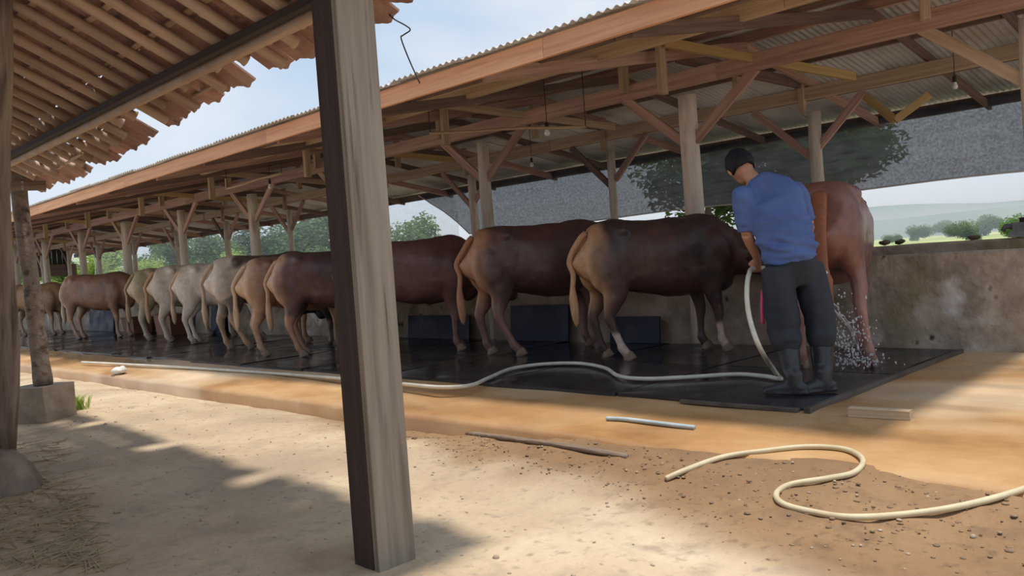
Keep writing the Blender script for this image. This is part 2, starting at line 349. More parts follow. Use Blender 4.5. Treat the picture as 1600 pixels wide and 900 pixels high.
# ------------------------------------------------------------------ ground and fields
GZ = -.2
def grid(name, x0, x1, y0, y1, nx, ny, zf, mt, label=None, kind='structure'):
    vs = []; fs = []
    for j in range(ny + 1):
        for i in range(nx + 1):
            x = x0 + (x1 - x0) * i / nx; y = y0 + (y1 - y0) * j / ny; vs.append((x, y, zf(x, y)))
    for j in range(ny):
        for i in range(nx):
            a = j * (nx + 1) + i; fs.append((a, a + 1, a + nx + 2, a + nx + 1))
    o = put(name, MB().add(vs, fs).mesh(name, True), mt); tag(o, label, None, None, kind); return o
def dirt_z(x, y):
    z = GZ + .022 * noise.noise((x * .8, y * .8, 0)) + .012 * noise.noise((x * 3, y * 3, 2)) + .006 * noise.noise((x * 9, y * 9, 4))
    def ss(a, b, t): t = max(0, min(1, (t - a) / (b - a))); return t * t * (3 - 2 * t)
    bank = ss(-4.8, -3.2, x)
    if y > 3.5: z -= .05 * min(1, (y - 3.5) / .5) * (1 - bank)
    z += .028 * ss(2.9, 3.4, y) * ss(-6, -4, x) * (noise.noise((x * 2.2 + y * 3, y * 7, 5)) + .6 * noise.noise((x * 6, y * 12, 6)))
    return z + bank * ss(2.7, 3.75, y) * .085
o = grid('floor', -26, 6, -3.6, 4.4, 320, 120, dirt_z, M['dirt'], 'trampled sandy dirt yard in front of the cattle shed')
_at = o.data.attributes.new('damp', 'FLOAT', 'POINT')
def damp(x, y):
    e = 3.35 - .55 * max(0, min(1, (x + 4.5) / 3.0)) - .35 * max(0, min(1, (x + 2.5) / 2)) + .5 * max(0, min(1, (-5 - x) / 2.5)) + .22 * noise.noise((x * .9, y * 1.5, 3)) + .1 * noise.noise((x * 3, y * 3, 8))
    t = max(0, min(1, (y - e) / .35)); return t * t * (3 - 2 * t)
_at.data.foreach_set('value', [damp(v.co.x, v.co.y) for v in o.data.vertices])
_t = M['dirt'].node_tree; _p = _t.nodes['Principled BSDF']; _n = _t.nodes.new('ShaderNodeAttribute'); _n.attribute_name = 'damp'
_m = _t.nodes.new('ShaderNodeMix'); _m.data_type = 'RGBA'; _m.blend_type = 'MULTIPLY'; _m.inputs[7].default_value = (.50, .385, .29, 1)
_t.links.new(_p.inputs['Base Color'].links[0].from_socket, _m.inputs[6]); _t.links.new(_n.outputs['Fac'], _m.inputs[0]); _t.links.new(_m.outputs[2], _p.inputs['Base Color'])
# concrete apron with a low kerb along the front of the mats
def apron_top(y):
    t = (y - 3.9) / .9
    return -.10 + .075 * max(0, min(1, t))
mb = MB(); nx = 260; ys = [3.9, 4.0, 4.2, 4.5, 4.8, 5.2, 6.5, 7.7]; x0, x1 = -45, 5
vs = []; fs = []
for i in range(nx + 1):
    x = x0 + (x1 - x0) * i / nx
    e = .05 * noise.noise((x * .9, 0, 0)) + .025 * noise.noise((x * 3.1, 4, 0))
    vs.append((x, 3.88 + e, -.45))
    vs.append((x, 3.87 + e, -.14 + .015 * noise.noise((x * 4, 1, 1))))
    for y in ys:
        yy = y + e * max(0, 1 - (y - 3.9) / .5)
        vs.append((x, yy, apron_top(y) + (.008 * noise.noise((x * 1.5, y * 1.5, 0)))))
k = len(ys) + 2
for i in range(nx):
    for j in range(k - 1):
        a = i * k + j; fs.append((a, a + k, a + k + 1, a + 1))
mb.add(vs, fs)
o = put('floor', mb.mesh('floor', True), M['apron']); tag(o, 'wet orange-brown concrete apron with a low kerb under the mats', None, None, 'structure')
def field_z(x, y): return -.55 - .02 * max(0, y - 12) * .0 + .03 * noise.noise((x * .3, y * .3, 0))
o = grid('floor', -70, 60, 8.3, 23, 60, 12, field_z, M['bounce_dirt'], 'unseen brown earth added behind the feed trough for warm bounce')  # unseen strip, darkened for tree shade and a warm bounce under the roof
o = grid('floor', -70, 60, 23, 40, 60, 20, field_z, M['grass'], 'green grass strip behind the shed')
o = grid('floor', -900, 500, 39.5, 900, 60, 40, lambda x, y: -.58, M['grass'], 'yellow-green rice fields stretching away behind the shed')
# feed wall with trough behind it
def wall_mesh(y0, y1, z0, z1, x0, x1, am=.02, seg=.12):
    n = int((x1 - x0) / seg); prof = [(y0, z0), (y0 + .0, z0 + (z1 - z0) * .33), (y0, z0 + (z1 - z0) * .66), (y0, z1 - .02), (y0 + .02, z1), (y1 - .02, z1), (y1, z1 - .02), (y1, z0)]
    vs = []; fs = []; k = len(prof)
    for i in range(n + 1):
        x = x0 + (x1 - x0) * i / n
        for (y, z) in prof:
            vs.append((x, y + am * noise.noise((x * 1.7, y * 3, z * 4)), z + am * .5 * noise.noise((x * 2.3, y, 9 + z))))
    for i in range(n):
        for j in range(k):
            j2 = (j + 1) % k
            fs.append((i * k + j, i * k + j2, (i + 1) * k + j2, (i + 1) * k + j))
    fs.append(tuple(range(k))); fs.append(tuple(n * k + j for j in range(k - 1, -1, -1)))
    return MB().add(vs, fs).mesh('wall')
o = put('wall_back', wall_mesh(7.62, 7.78, -.3, .82, -45, 4, .018), M['concrete_wall']); tag(o, 'stained concrete feed wall behind the cattle', None, None, 'structure')
o = put('wall_trough', wall_mesh(8.42, 8.56, -.6, .90, -45, 4, .012), M['concrete_wall']); tag(o, 'rear edge of the concrete feed trough', None, None, 'structure')
o = put('floor', MB().box(-45, 4, 7.78, 8.42, .2, .3).mesh('floor'), M['concrete']); tag(o, 'bottom of the concrete feed trough', None, None, 'structure')

# ------------------------------------------------------------------ cattle shed
shed = root('cattle_shed', (-12, 8.5, 0), 'long open cattle shed with timber posts and a corrugated metal roof', 'shed')
EY, EZ, RY, RZ, BY, BZ = 4.5, 2.60, 8.7, 3.42, 12.6, 2.76
XR, XL = -1.15, -40
def roof_z(y): return EZ + (RZ - EZ) * (y - EY) / (RY - EY) if y <= RY else RZ + (BZ - RZ) * (y - RY) / (BY - RY)
def sheet_mesh(y0, y1, w=.9, lam=.076, amp=.011):
    n = int(w / lam) * 6; vs = []; fs = []
    for i in range(n + 1):
        x = w * i / n; dz = amp * math.cos(2 * PI * x / lam)
        for q in (dz, dz + .004):
            vs += [(x, y0, roof_z(y0) + q), (x, y1, roof_z(y1) + q)]
    for i in range(n):
        a = 4 * i; b = a + 4
        fs += [(a, a + 1, b + 1, b), (a + 2, b + 2, b + 3, a + 3), (a, b, b + 2, a + 2), (a + 1, a + 3, b + 3, b + 1)]
    return MB().add(vs, fs).mesh('roof_sheet', True)
sm_f = sheet_mesh(EY - .1, RY + .1); sm_b = sheet_mesh(RY - .02, BY + .15)
x = XL; i = 0
while x < XR - .5:
    dz = .006 * (i % 2) + .012
    for me in (sm_f, sm_b):
        put('roof_sheet', me, M['zinc'], shed, Matrix.Translation((x, random.uniform(-.02, .02), dz + random.uniform(0, .004) + (.008 if me is sm_f else 0))))
    x += .836; i += 1
RP = [-4.9 - 3.2 * k for k in range(-1, 11)]
# purlins along the shed, in lengths of two bays
def purlin(y, w, h, drop, mt, seg=6.4, ph=0.0, jit=.0, z=None):
    x = XL - ph
    while x < XR:
        a = max(x, XL) + .002; b = min(x + seg, XR) - .002
        if b - a > .4:
            zz = (roof_z(y) - drop - h / 2) if z is None else z
            ja = random.uniform(-jit, jit)
            beam('purlin', (a, y + ja, zz + ja * .3), (b, y + ja, zz + ja * .3), w, h, mt, shed)
        x += seg
def fascia():
    x = XL
    while x < XR:
        beam('fascia_board', (x + .002, EY - .02, EZ - .085), (min(x + 4.0, XR) - .002, EY - .02, EZ - .085), .035, .145, M['orange_wood'], shed); x += 4.0
fascia()
purlin(6.0, .06, .13, .01, M['pale_wood'], 4.8, 1.3, .01)
purlin(5.2, .05, .08, .01, M['dark_wood'], 4.8, 2.3, .01)
purlin(7.0, .05, .10, .01, M['dark_wood'], 4.8, .3, .01)
purlin(RY, .06, .12, .015, M['red_wood'], 4.8, 2.3, .01)
purlin(9.7, .06, .11, .015, M['dark_wood'], 4.8, .8, .01)
purlin(11.0, .06, .11, .015, M['dark_wood'], 4.8, 1.8, .01)
purlin(BY - .15, .07, .15, .015, M['dark_wood'], 4.8, .5, .01)
purlin(7.70, .09, .17, 0, M['red_wood'], 6.4, 2.9, .012, z=2.82)
purlin(10.2, .08, .16, 0, M['pale_wood'], 6.4, 1.1, .012, z=2.86)
for k, X in enumerate(RP):
    Xr = X + .22
    q = 1 + .12 * math.sin(k * 2.3)
    pole('post', (X, 7.70, -.05), (X + .02 * math.sin(k * 3), 7.70, 2.64), .105 * q, .088 * q, M['trunk'], shed, 14, .02, 9, seed=k)
    pole('post', (Xr, 10.2, -.6), (Xr + .03 * math.sin(k * 2), 10.2, 2.62), .08 * q, .07 * q, M['trunk'], shed, 12, .03, 9, seed=40 + k)
    # knee braces along the shed
    beam('brace', (X + .05, 7.70, 2.14), (min(X + .82, XR), 7.70, 2.76), .05, .10, M['red_wood'], shed)
    beam('brace', (X - .05, 7.70, 2.14), (X - .82, 7.70, 2.76), .05, .10, M['red_wood'] if k % 3 else M['pale_wood'], shed)
    beam('brace', (Xr + .04, 10.2, 2.15), (min(Xr + .66, XR), 10.2, 2.76), .05, .09, M['red_wood'], shed)
    beam('brace', (Xr - .04, 10.2, 2.05), (Xr - .80, 10.2, 2.76), .05, .09, M['red_wood'] if k % 2 else M['dark_wood'], shed)
    # cross frame: tie beam, rafters, struts
    beam('tie_beam', (X + .11, 7.4, 2.99), (X + .11, 10.4, 2.99), .06, .12, M['dark_wood'], shed)
    beam('rafter', (X + .18, EY + .05, EZ - .12), (X + .18, RY, RZ - .17), .05, .11, M['red_wood'], shed)
    beam('rafter', (X + .18, BY - .05, BZ - .13), (X + .18, RY, RZ - .17), .05, .11, M['red_wood'], shed)
    Xm = X + 1.6 if X + 1.6 < XR else X - .6
    beam('rafter', (Xm, EY + .05, EZ - .12), (Xm, RY, RZ - .17), .05, .10, M['dark_wood'], shed)
    beam('rafter', (Xm, BY - .05, BZ - .13), (Xm, RY, RZ - .17), .05, .10, M['dark_wood'], shed)
    beam('king_post', (X + .04, RY, 2.74), (X + .04, RY, RZ - .15), .07, .09, M['pale_wood'], shed)
    beam('strut', (X - .75, 7.62, 2.80), (X - .75, 7.62, roof_z(7.62) - .03), .07, .11, M['pale_wood'], shed)
    beam('strut', (X + .35, 6.75, 2.50), (X + .35, 6.75, roof_z(6.75) - .03), .06, .10, M['pale_wood'], shed)
    beam('strut', (X + .12, 10.15, 2.62), (X + .12, 10.15, roof_z(10.15) - .05), .07, .09, M['pale_wood'], shed)
    beam('strut', (X + .42, 6.72, roof_z(6.72) - .06), (min(X + 1.30, XR), 8.9, 2.70), .05, .09, M['yellow_wood'] if k % 2 else M['pale_wood'], shed)
beam('strut', at_y(1452, 148, 10.0), at_y(1398, 188, 9.8), .05, .09, M['yellow_wood'], shed)
beam('strut', at_y(1352, 150, 9.9), at_y(1398, 188, 9.8), .05, .09, M['yellow_wood'], shed)
# thin laths hung under the roof for the lamps
for (a, b, y) in [((672, 208), (915, 198), 6.4), ((355, 295), (440, 271), 6.4)]:
    p = at_y(*a, y); q = at_y(*b, y); 
    pole('lath', p, q, .018, .015, M['pale_wood'], shed, 8, .02, 6, seed=3)
    for e in (p, q):
        pole('hanger', (e.x, e.y, e.z), (e.x, e.y, roof_z(e.y)), .005, .005, M['black'], shed, 5, 0, 1)

def bulb(pos, cord_top, label):
    r = root('light_bulb', pos, label, 'light bulb', 'bare bulbs under the shed roof')
    mb = MB(); mb.ball((0, 0, 0), .032, .032, .032, 12, 8); mb.loft([((0, 0, .02), .024, .024), ((0, 0, .05), .015, .015)], 10, (0, 1, 0))
    put('bulb', mb.mesh('bulb', True), M['bulb'], r, local=True)
    put('socket', MB().loft([((0, 0, .045), .02, .02), ((0, 0, .10), .022, .022), ((0, 0, .115), .008, .008)], 10, (0, 1, 0)).mesh('socket', True), M['black'], r, local=True)
    put('cord', MB().tube([(0, 0, .11), (.003, 0, .2), (0, 0, max(.25, cord_top - pos[2]))], .004, 6).mesh('cord', True), M['black'], r, local=True)
for (px, py, y, l) in [(1492, 135, 9.8, 'bare white bulb on a black cord nearest the right edge, against the roof sheets'),
                       (855, 208, 6.45, 'bare bulb hanging from the long thin lath under the eave'),
                       (831, 258, 9.6, 'small bare bulb hanging low between the second and third posts from the right'),
                       (422, 292, 6.5, 'bare bulb left of the big squared post, below a short lath')]:
    p = at_y(px, py, y); bulb(p, roof_z(y) - .01, l)

# shade nets hung from the rear eave
def net(name, x0, x1, y, ztop, zbot, mt, label, slant=0.0, sag=.05):
    nx = 90; nz_ = 14; vs = []; fs = []
    for j in range(nz_ + 1):
        t = j / nz_
        for i in range(nx + 1):
            s = i / nx; xx = x0 + slant * (1 - t) + (x1 - x0 - slant * (1 - t)) * s
            zb = zbot + sag * math.sin(s * 18) * .3
            z = zb + (ztop - zb) * t
            yy = y + .10 * math.sin(PI * t) + .05 * noise.noise((xx * 1.1, z * 1.5, 3)) + .02 * noise.noise((xx * 4, z * 3, 5))
            vs.append((xx, yy, z))
    for j in range(nz_):
        for i in range(nx):
            a = j * (nx + 1) + i; fs.append((a, a + 1, a + nx + 2, a + nx + 1))
    r = root(name, (x0, y, zbot), label, 'net')
    put('net_sheet', MB().add(vs, fs).mesh('net_sheet', True), mt, r)
    mb = MB(); mb.tube([(vs[i][0], vs[i][1], vs[i][2]) for i in range(0, nx + 1, 3)], .012, 6)
    put('hem_cord', mb.mesh('hem_cord', True), M['white'] if name == 'shade_net' else M['grey'], r)
    mb = MB(); mb.tube([vs[j * (nx + 1)] for j in range(nz_ + 1)], .012, 6)
    put('edge_cord', mb.mesh('edge_cord', True), M['white'], r)
net('shade_net', -15.3, -1.0, 12.35, 2.72, 1.70, M['net'], 'dark grey-blue shade net hung along the rear eave of the shed', slant=1.7)
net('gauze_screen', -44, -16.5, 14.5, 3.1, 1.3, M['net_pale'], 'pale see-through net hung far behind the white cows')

# ------------------------------------------------------------------ rubber mats
k = 0
def rubber_mat(x0, x1, y0, y1, rz, z, label, grp='black rubber mats on the shed floor', col=None):
    cx, cy = (x0 + x1) / 2, (y0 + y1) / 2; w, d = (x1 - x0) / 2, (y1 - y0) / 2
    n = 8; vs = []; fs = []
    for j in range(n + 1):
        for i in range(n + 1):
            x = -w + 2 * w * i / n; y = -d + 2 * d * j / n
            e = max(abs(x) / w, abs(y) / d)
            zz = .012 * max(0, e - .7) / .3 * (noise.noise((x + cx * 3, y + cy, 0)) + .2) + .004 * noise.noise((x * 3 + cx, y * 3, 1))
            vs.append((x, y, .022 + zz))
    b = len(vs)
    for j in range(n):
        for i in range(n):
            a = j * (n + 1) + i; fs.append((a, a + 1, a + n + 2, a + n + 1))
    rim = [i for i in range(n + 1)] + [(j) * (n + 1) + n for j in range(1, n + 1)] + [n * (n + 1) + i for i in range(n - 1, -1, -1)] + [j * (n + 1) for j in range(n - 1, 0, -1)]
    for r in rim: vs.append((vs[r][0], vs[r][1], vs[r][2] - .024))
    m_ = len(rim)
    for q in range(m_):
        q2 = (q + 1) % m_; fs.append((rim[q], b + q, b + q2, rim[q2]))
    fs.append(tuple(b + q for q in range(m_ - 1, -1, -1)))
    o = put('rubber_mat', MB().add(vs, fs).mesh('rubber_mat'), M['rubber'], None, Matrix.Translation((cx, cy, z)) @ Matrix.Rotation(rz, 4, 'Z'))
    tag(o, label, 'mat', grp); return o
ordn = ['first', 'second', 'third', 'fourth', 'fifth', 'sixth', 'seventh', 'eighth', 'ninth', 'tenth', 'eleventh', 'twelfth', 'thirteenth', 'fourteenth', 'fifteenth', 'sixteenth', 'seventeenth', 'eighteenth', 'nineteenth', 'twentieth']
x1 = -2.33; i = 0
while x1 > -29:
    w = 1.45 if i else 1.45
    x0 = x1 - w
    far = x1 < -9
    jt = (lambda s: random.uniform(-s, s)) if far else (lambda s: random.uniform(-s, s) * .25)
    nm_ = ordn[i]
    rubber_mat(x0 + .012, x1 - .012, 4.75 + jt(.10), 6.15, jt(.03), -.027 , 'black wet rubber mat in the front row, %s from the right' % nm_, 'rubber mats in the front row')
    rubber_mat(x0 + .012, x1 - .012, 6.17, 7.58, 0, -.027, 'black wet rubber mat along the wall, %s from the right' % nm_, 'rubber mats along the wall')
    x1 = x0; i += 1
# edging strip on the open end of the mats
o = beam('edging_strip', (-2.30, 4.70, -.012), (-2.30, 7.55, -.012), .04, .032, M['edge'], None); tag(o, 'black rubber edging strip along the right end of the mats', 'edging')
o = beam('edging_strip', (-2.36, 4.715, -.018), (-3.2, 4.72, -.018), .04, .024, M['edge'], None); tag(o, 'short black rubber edging strip in front of the mats near the boots', 'edging')

# ------------------------------------------------------------------ tiled shelter (left, near)
hut = root('tiled_shelter', (-5.5, 1.9, GZ), 'open shelter roofed with red clay tiles on bamboo rafters, upper left', 'shelter')
SL = .5; PY, PZ = 2.2, 2.30
TH = math.atan(SL)
def hz(y): return PZ - SL * (y - PY)
XA, XB = -9.7, -2.32
def eave(x): return 2.44 + .045 * max(0, (-x - 3))
# posts
beam('post', (-2.875, 1.98, GZ - .05), (-2.875, 1.98, 2.42), .15, .18, M['black_wood'], hut, up=(0, 1, 0))  # dark timber; its colour also carries the shade of the left face
beam('added_facing_board', (-2.783, 1.982, GZ - .05), (-2.783, 1.982, 2.42), .034, .184, M['post_wood'], hut, up=(0, 1, 0))  # lighter board added so the left face comes out darker
p0 = at_z(6, 765, GZ); p1 = at_z(4, 700, .10); p2 = at_y(-2, 10, p0.y)
pole('post', (p0.x, p0.y, .02), (p2.x, p2.y, hz(p2.y) - .01), .085, .075, M['trunk_dark'], hut, 14, .05, 12, seed=11)
b0 = Vector((-9.22, 2.42, GZ))
def crooked():
    pts = [at_y(68, 602, 2.42), at_y(60, 540, 2.42), at_y(50, 450, 2.42), at_y(37, 360, 2.42), at_y(30, 300, 2.42), at_y(27, 230, 2.42), at_y(22, 190, 2.42)]
    P = bez(pts, 6); rr = [.080 - .010 * i / len(P) + .010 * noise.noise((i * .35, 0, 0)) for i in range(len(P))]
    rr = [r * (1.06 if i < 8 else 1) for i, r in enumerate(rr)]
    c = P[0]; mb = MB(); mb.tube([p - c for p in P], rr, 14)
    put('post', mb.mesh('post', True), M['trunk_dark'], hut, Matrix.Translation(c))
    return c
cpost = crooked()
mb = MB(); mb.box(-.26, .20, -.20, .20, 0, cpost.z - GZ + .012)
me = mb.mesh('concrete_footing'); bm = bmesh.new(); bm.from_mesh(me)
bmesh.ops.subdivide_edges(bm, edges=bm.edges[:], cuts=5, use_grid_fill=True)
for v in bm.verts:
    n_ = noise.noise_vector(v.co * 4) * .03; v.co += Vector((n_.x, n_.y, n_.z * .4 if v.co.z < .25 else 0)); v.co.x *= 1 - .25 * max(0, v.co.z - .1)
bm.to_mesh(me); bm.free()
o = put('concrete_footing', me, M['concrete'], None, Matrix.Translation((cpost.x, cpost.y, GZ - .01)) @ Matrix.Rotation(.5, 4, 'Z')); tag(o, 'rough concrete block under the crooked timber post', 'footing')
mb = MB(); mb.loft([((0, 0, -.05), .30, .27), ((0, 0, .10), .25, .22), ((.02, 0, .24), .19, .17), ((0, .02, .29), .11, .10)], 20, (0, 1, 0))
me = mb.mesh('stone_base', True)
for v in me.vertices: v.co += noise.noise_vector(v.co * 7) * .05
o = put('stone_base', me, M['stone'], None, Matrix.Translation((p0.x, p0.y, GZ - .05))); tag(o, 'dark stone mound around the foot of the leftmost round post', 'stone')
# cross boards near the posts
a = at_y(66, 210, 2.5); beam('cross_board', (a.x, a.y, a.z - .16), (a.x - .25, 1.3, a.z - .16 + .12), .05, .14, M['old_wood'], hut)
a = at_y(72, 290, 2.62); beam('cross_board', (a.x, a.y, a.z), (a.x - .35, 1.5, a.z), .05, .09, M['old_wood'], hut)
# eave pole and upper poles (bamboo, along X)
pole('eave_pole', (XA, 2.2, 2.235), (-2.55, 2.2, 2.235), .032, .034, M['bamboo'], hut, 10, 0, 4, nodes=22)
beam('wall_plate', (XA, 2.14, 2.268), (-2.4, 2.14, 2.268), .05, .045, M['black_wood'], hut)
pole('upper_pole', (XA, .35, hz(.35) - .09), (-2.55, .35, hz(.35) - .09), .05, .05, M['bamboo'], hut, 10, 0, 4, nodes=20)
# rafters
x = XA; i = 0; SP = .243
while x < XB:
    e = eave(x) - random.uniform(.10, .28) + .05
    yt = -.6
    dx = random.uniform(-.025, .025)
    pole('rafter', (x + dx, yt, hz(yt)), (x - dx + .02, e, hz(e)), .029, .034, M['bamboo'], hut, 8, 0, 4, nodes=7)
    x += SP; i += 1
# battens
sl = math.hypot(1, SL); u = Vector((0, 1 / sl, -SL / sl)); nrm = Vector((0, SL / sl, 1 / sl))
def on_roof(x, s, h):       # s measured down the slope from y = -0.6
    return Vector((x, -.6, hz(-.6))) + u * s + nrm * h
STOT = (2.44 + .6) * sl
ROWS = 14; EXP = .235
for r in range(ROWS + 1):
    s = STOT - .30 - r * EXP
    x = XA
    while x < XB - .2:
        L = min(2.1, XB - .02 - x); j = random.uniform(-.03, .03)
        beam('batten', on_roof(x - .03, s + j + (eave(x) - 2.44) * sl * (1 if r == 0 else .4 if r == 1 else 0), .043), on_roof(x + L + .03, s + j * .3 + (eave(x + L) - 2.44) * sl * (1 if r == 0 else .4 if r == 1 else 0), .043), .034, .022, M['bamboo'], hut, up=nrm)
        x += 2.1
# tiles
def tile_mesh(seed):
    rg = random.Random(seed); w, L = .255, .29; n = 8; th = .013
    vs = []; fs = []
    ch = [rg.uniform(0, .02) for _ in range(4)]
    for q in (0, 1):
        for (yy, k) in ((0, 0), (L * .5, 1), (L, 2)):
            for i in range(n + 1):
                t = i / n; xx = (t - .5) * w
                zz = .018 * math.sin(t * 2 * PI * .95 + .3) + (.012 if t > .86 else 0)
                y2 = yy - (ch[0] if i < 2 and k == 2 else 0) - (ch[1] if i > n - 2 and k == 2 else 0)
                vs.append((xx, y2, zz + q * th))
    R = n + 1
    for q in (0, 1):
        for k in range(2):
            for i in range(n):
                a = q * 3 * R + k * R + i; f = (a, a + 1, a + R + 1, a + R)
                fs.append(f if q else f[::-1])
    for i in range(n):
        fs.append((i, i + 1, 3 * R + i + 1, 3 * R + i)); a = 2 * R + i; fs.append((a, 3 * R + a, 3 * R + a + 1, a + 1))
    for k in range(2):
        a = k * R; fs.append((a, 3 * R + a, 3 * R + a + R, a + R)); a = k * R + n; fs.append((a, a + R, 3 * R + a + R, 3 * R + a))
    return MB().add(vs, fs).mesh('roof_tile')
TM = [tile_mesh(s) for s in range(6)]
RB = Matrix((Vector((1, 0, 0)), u, nrm)).transposed().to_4x4()
rest = MB(); ncol = int((XB - XA) / SP) + 1; cnt = 0
for r in range(ROWS):
    for c in range(ncol):
        x = XA + c * SP + SP * .5
        if x > XB: continue
        ext = (eave(x) - 2.44) * sl * (1 if r == 0 else .55 if r == 1 else .25 if r == 2 else 0)
        if r == 0 and c in (ncol - 10, ncol - 17, ncol - 24): continue
        s = STOT - r * EXP - .29 + ext + (random.uniform(-.05, .04) if r == 0 else random.uniform(-.015, .015))
        if s < -.1: continue
        jr = random.uniform(-.06, .06) if r == 0 else random.uniform(-.02, .02)
        m4 = Matrix.Translation(on_roof(x + random.uniform(-.012, .012), s, .066 + .004 * random.random())) @ RB @ Matrix.Rotation(jr, 4, 'Z') @ Matrix.Rotation(-.045 + random.uniform(-.02, .02), 4, 'X')
        me = random.choice(TM)
        if r < 8 and x > XA and cnt < 300:
            put('roof_tile', me, M['tile'], hut, m4); cnt += 1
        else:
            rest.add([m4 @ v.co for v in me.vertices], [tuple(p.vertices) for p in me.polygons])
o = put('roof_tiles', rest.mesh('roof_tiles'), M['tile'], hut); tag(o, kind='stuff')
# unseen roof slope and plank wall, added to block sky light from the post
bk = MB()
for r_ in range(13):
    for c_ in range(ncol):
        x = XA + c_ * SP + SP * .5
        if x > XB: continue
        p_ = Vector((x, -.62 - r_ * .21, hz(-.6) + .07 - r_ * .105))
        m4 = Matrix.Translation(p_) @ Matrix.Rotation(PI, 4, 'Z') @ Matrix.Rotation(-TH - .03, 4, 'X')
        me = TM[(r_ + c_) % 6]; bk.add([m4 @ v.co for v in me.vertices], [tuple(p.vertices) for p in me.polygons])
o = put('back_slope_tiles', bk.mesh('back_slope_tiles'), M['tile'], hut); tag(o, kind='stuff')
pole('ridge_pole', (XA, -.6, hz(-.6) - .08), (XB, -.6, hz(-.6) - .08), .06, .06, M['bamboo'], hut, 10, 0, 4, nodes=20)
pole('back_pole', (XA, -3.1, 2.40), (3.4, -3.1, 2.40), .06, .06, M['bamboo'], hut, 10, 0, 4, nodes=24)
x = XA
while x < 3.3:
    beam('blocker_plank', (x + .15, -3.2, GZ - .05), (x + .15, -3.2, 2.75), .30, .03, M['old_wood'], hut, up=(0, 1, 0)); x += .305
# stray bamboo pieces stuck out of the eave
for (a, b) in [((288, 158), (335, 133)), ((92, 262), (128, 240))]:
    pole('stray_stick', at_y(*a, 2.5), at_y(*b, 2.4), .014, .012, M['bamboo'], hut, 7, 0, 2, nodes=2)
# loose wire hanging from the eave
wp = [at_y(606, 20, 2.47), at_y(616, 30, 2.47), at_y(634, 40, 2.48), at_y(641, 47, 2.48), at_y(630, 55, 2.48), at_y(627, 61, 2.48), at_y(640, 95, 2.48), at_y(656, 130, 2.48)]
o = put('hanging_wire', MB().tube([p - wp[0] for p in bez(wp, 4)], .0035, 6).mesh('hanging_wire', True), M['black'], None, Matrix.Translation(wp[0])); tag(o, 'thin black wire dangling from the tiled eave against the sky', 'wire')

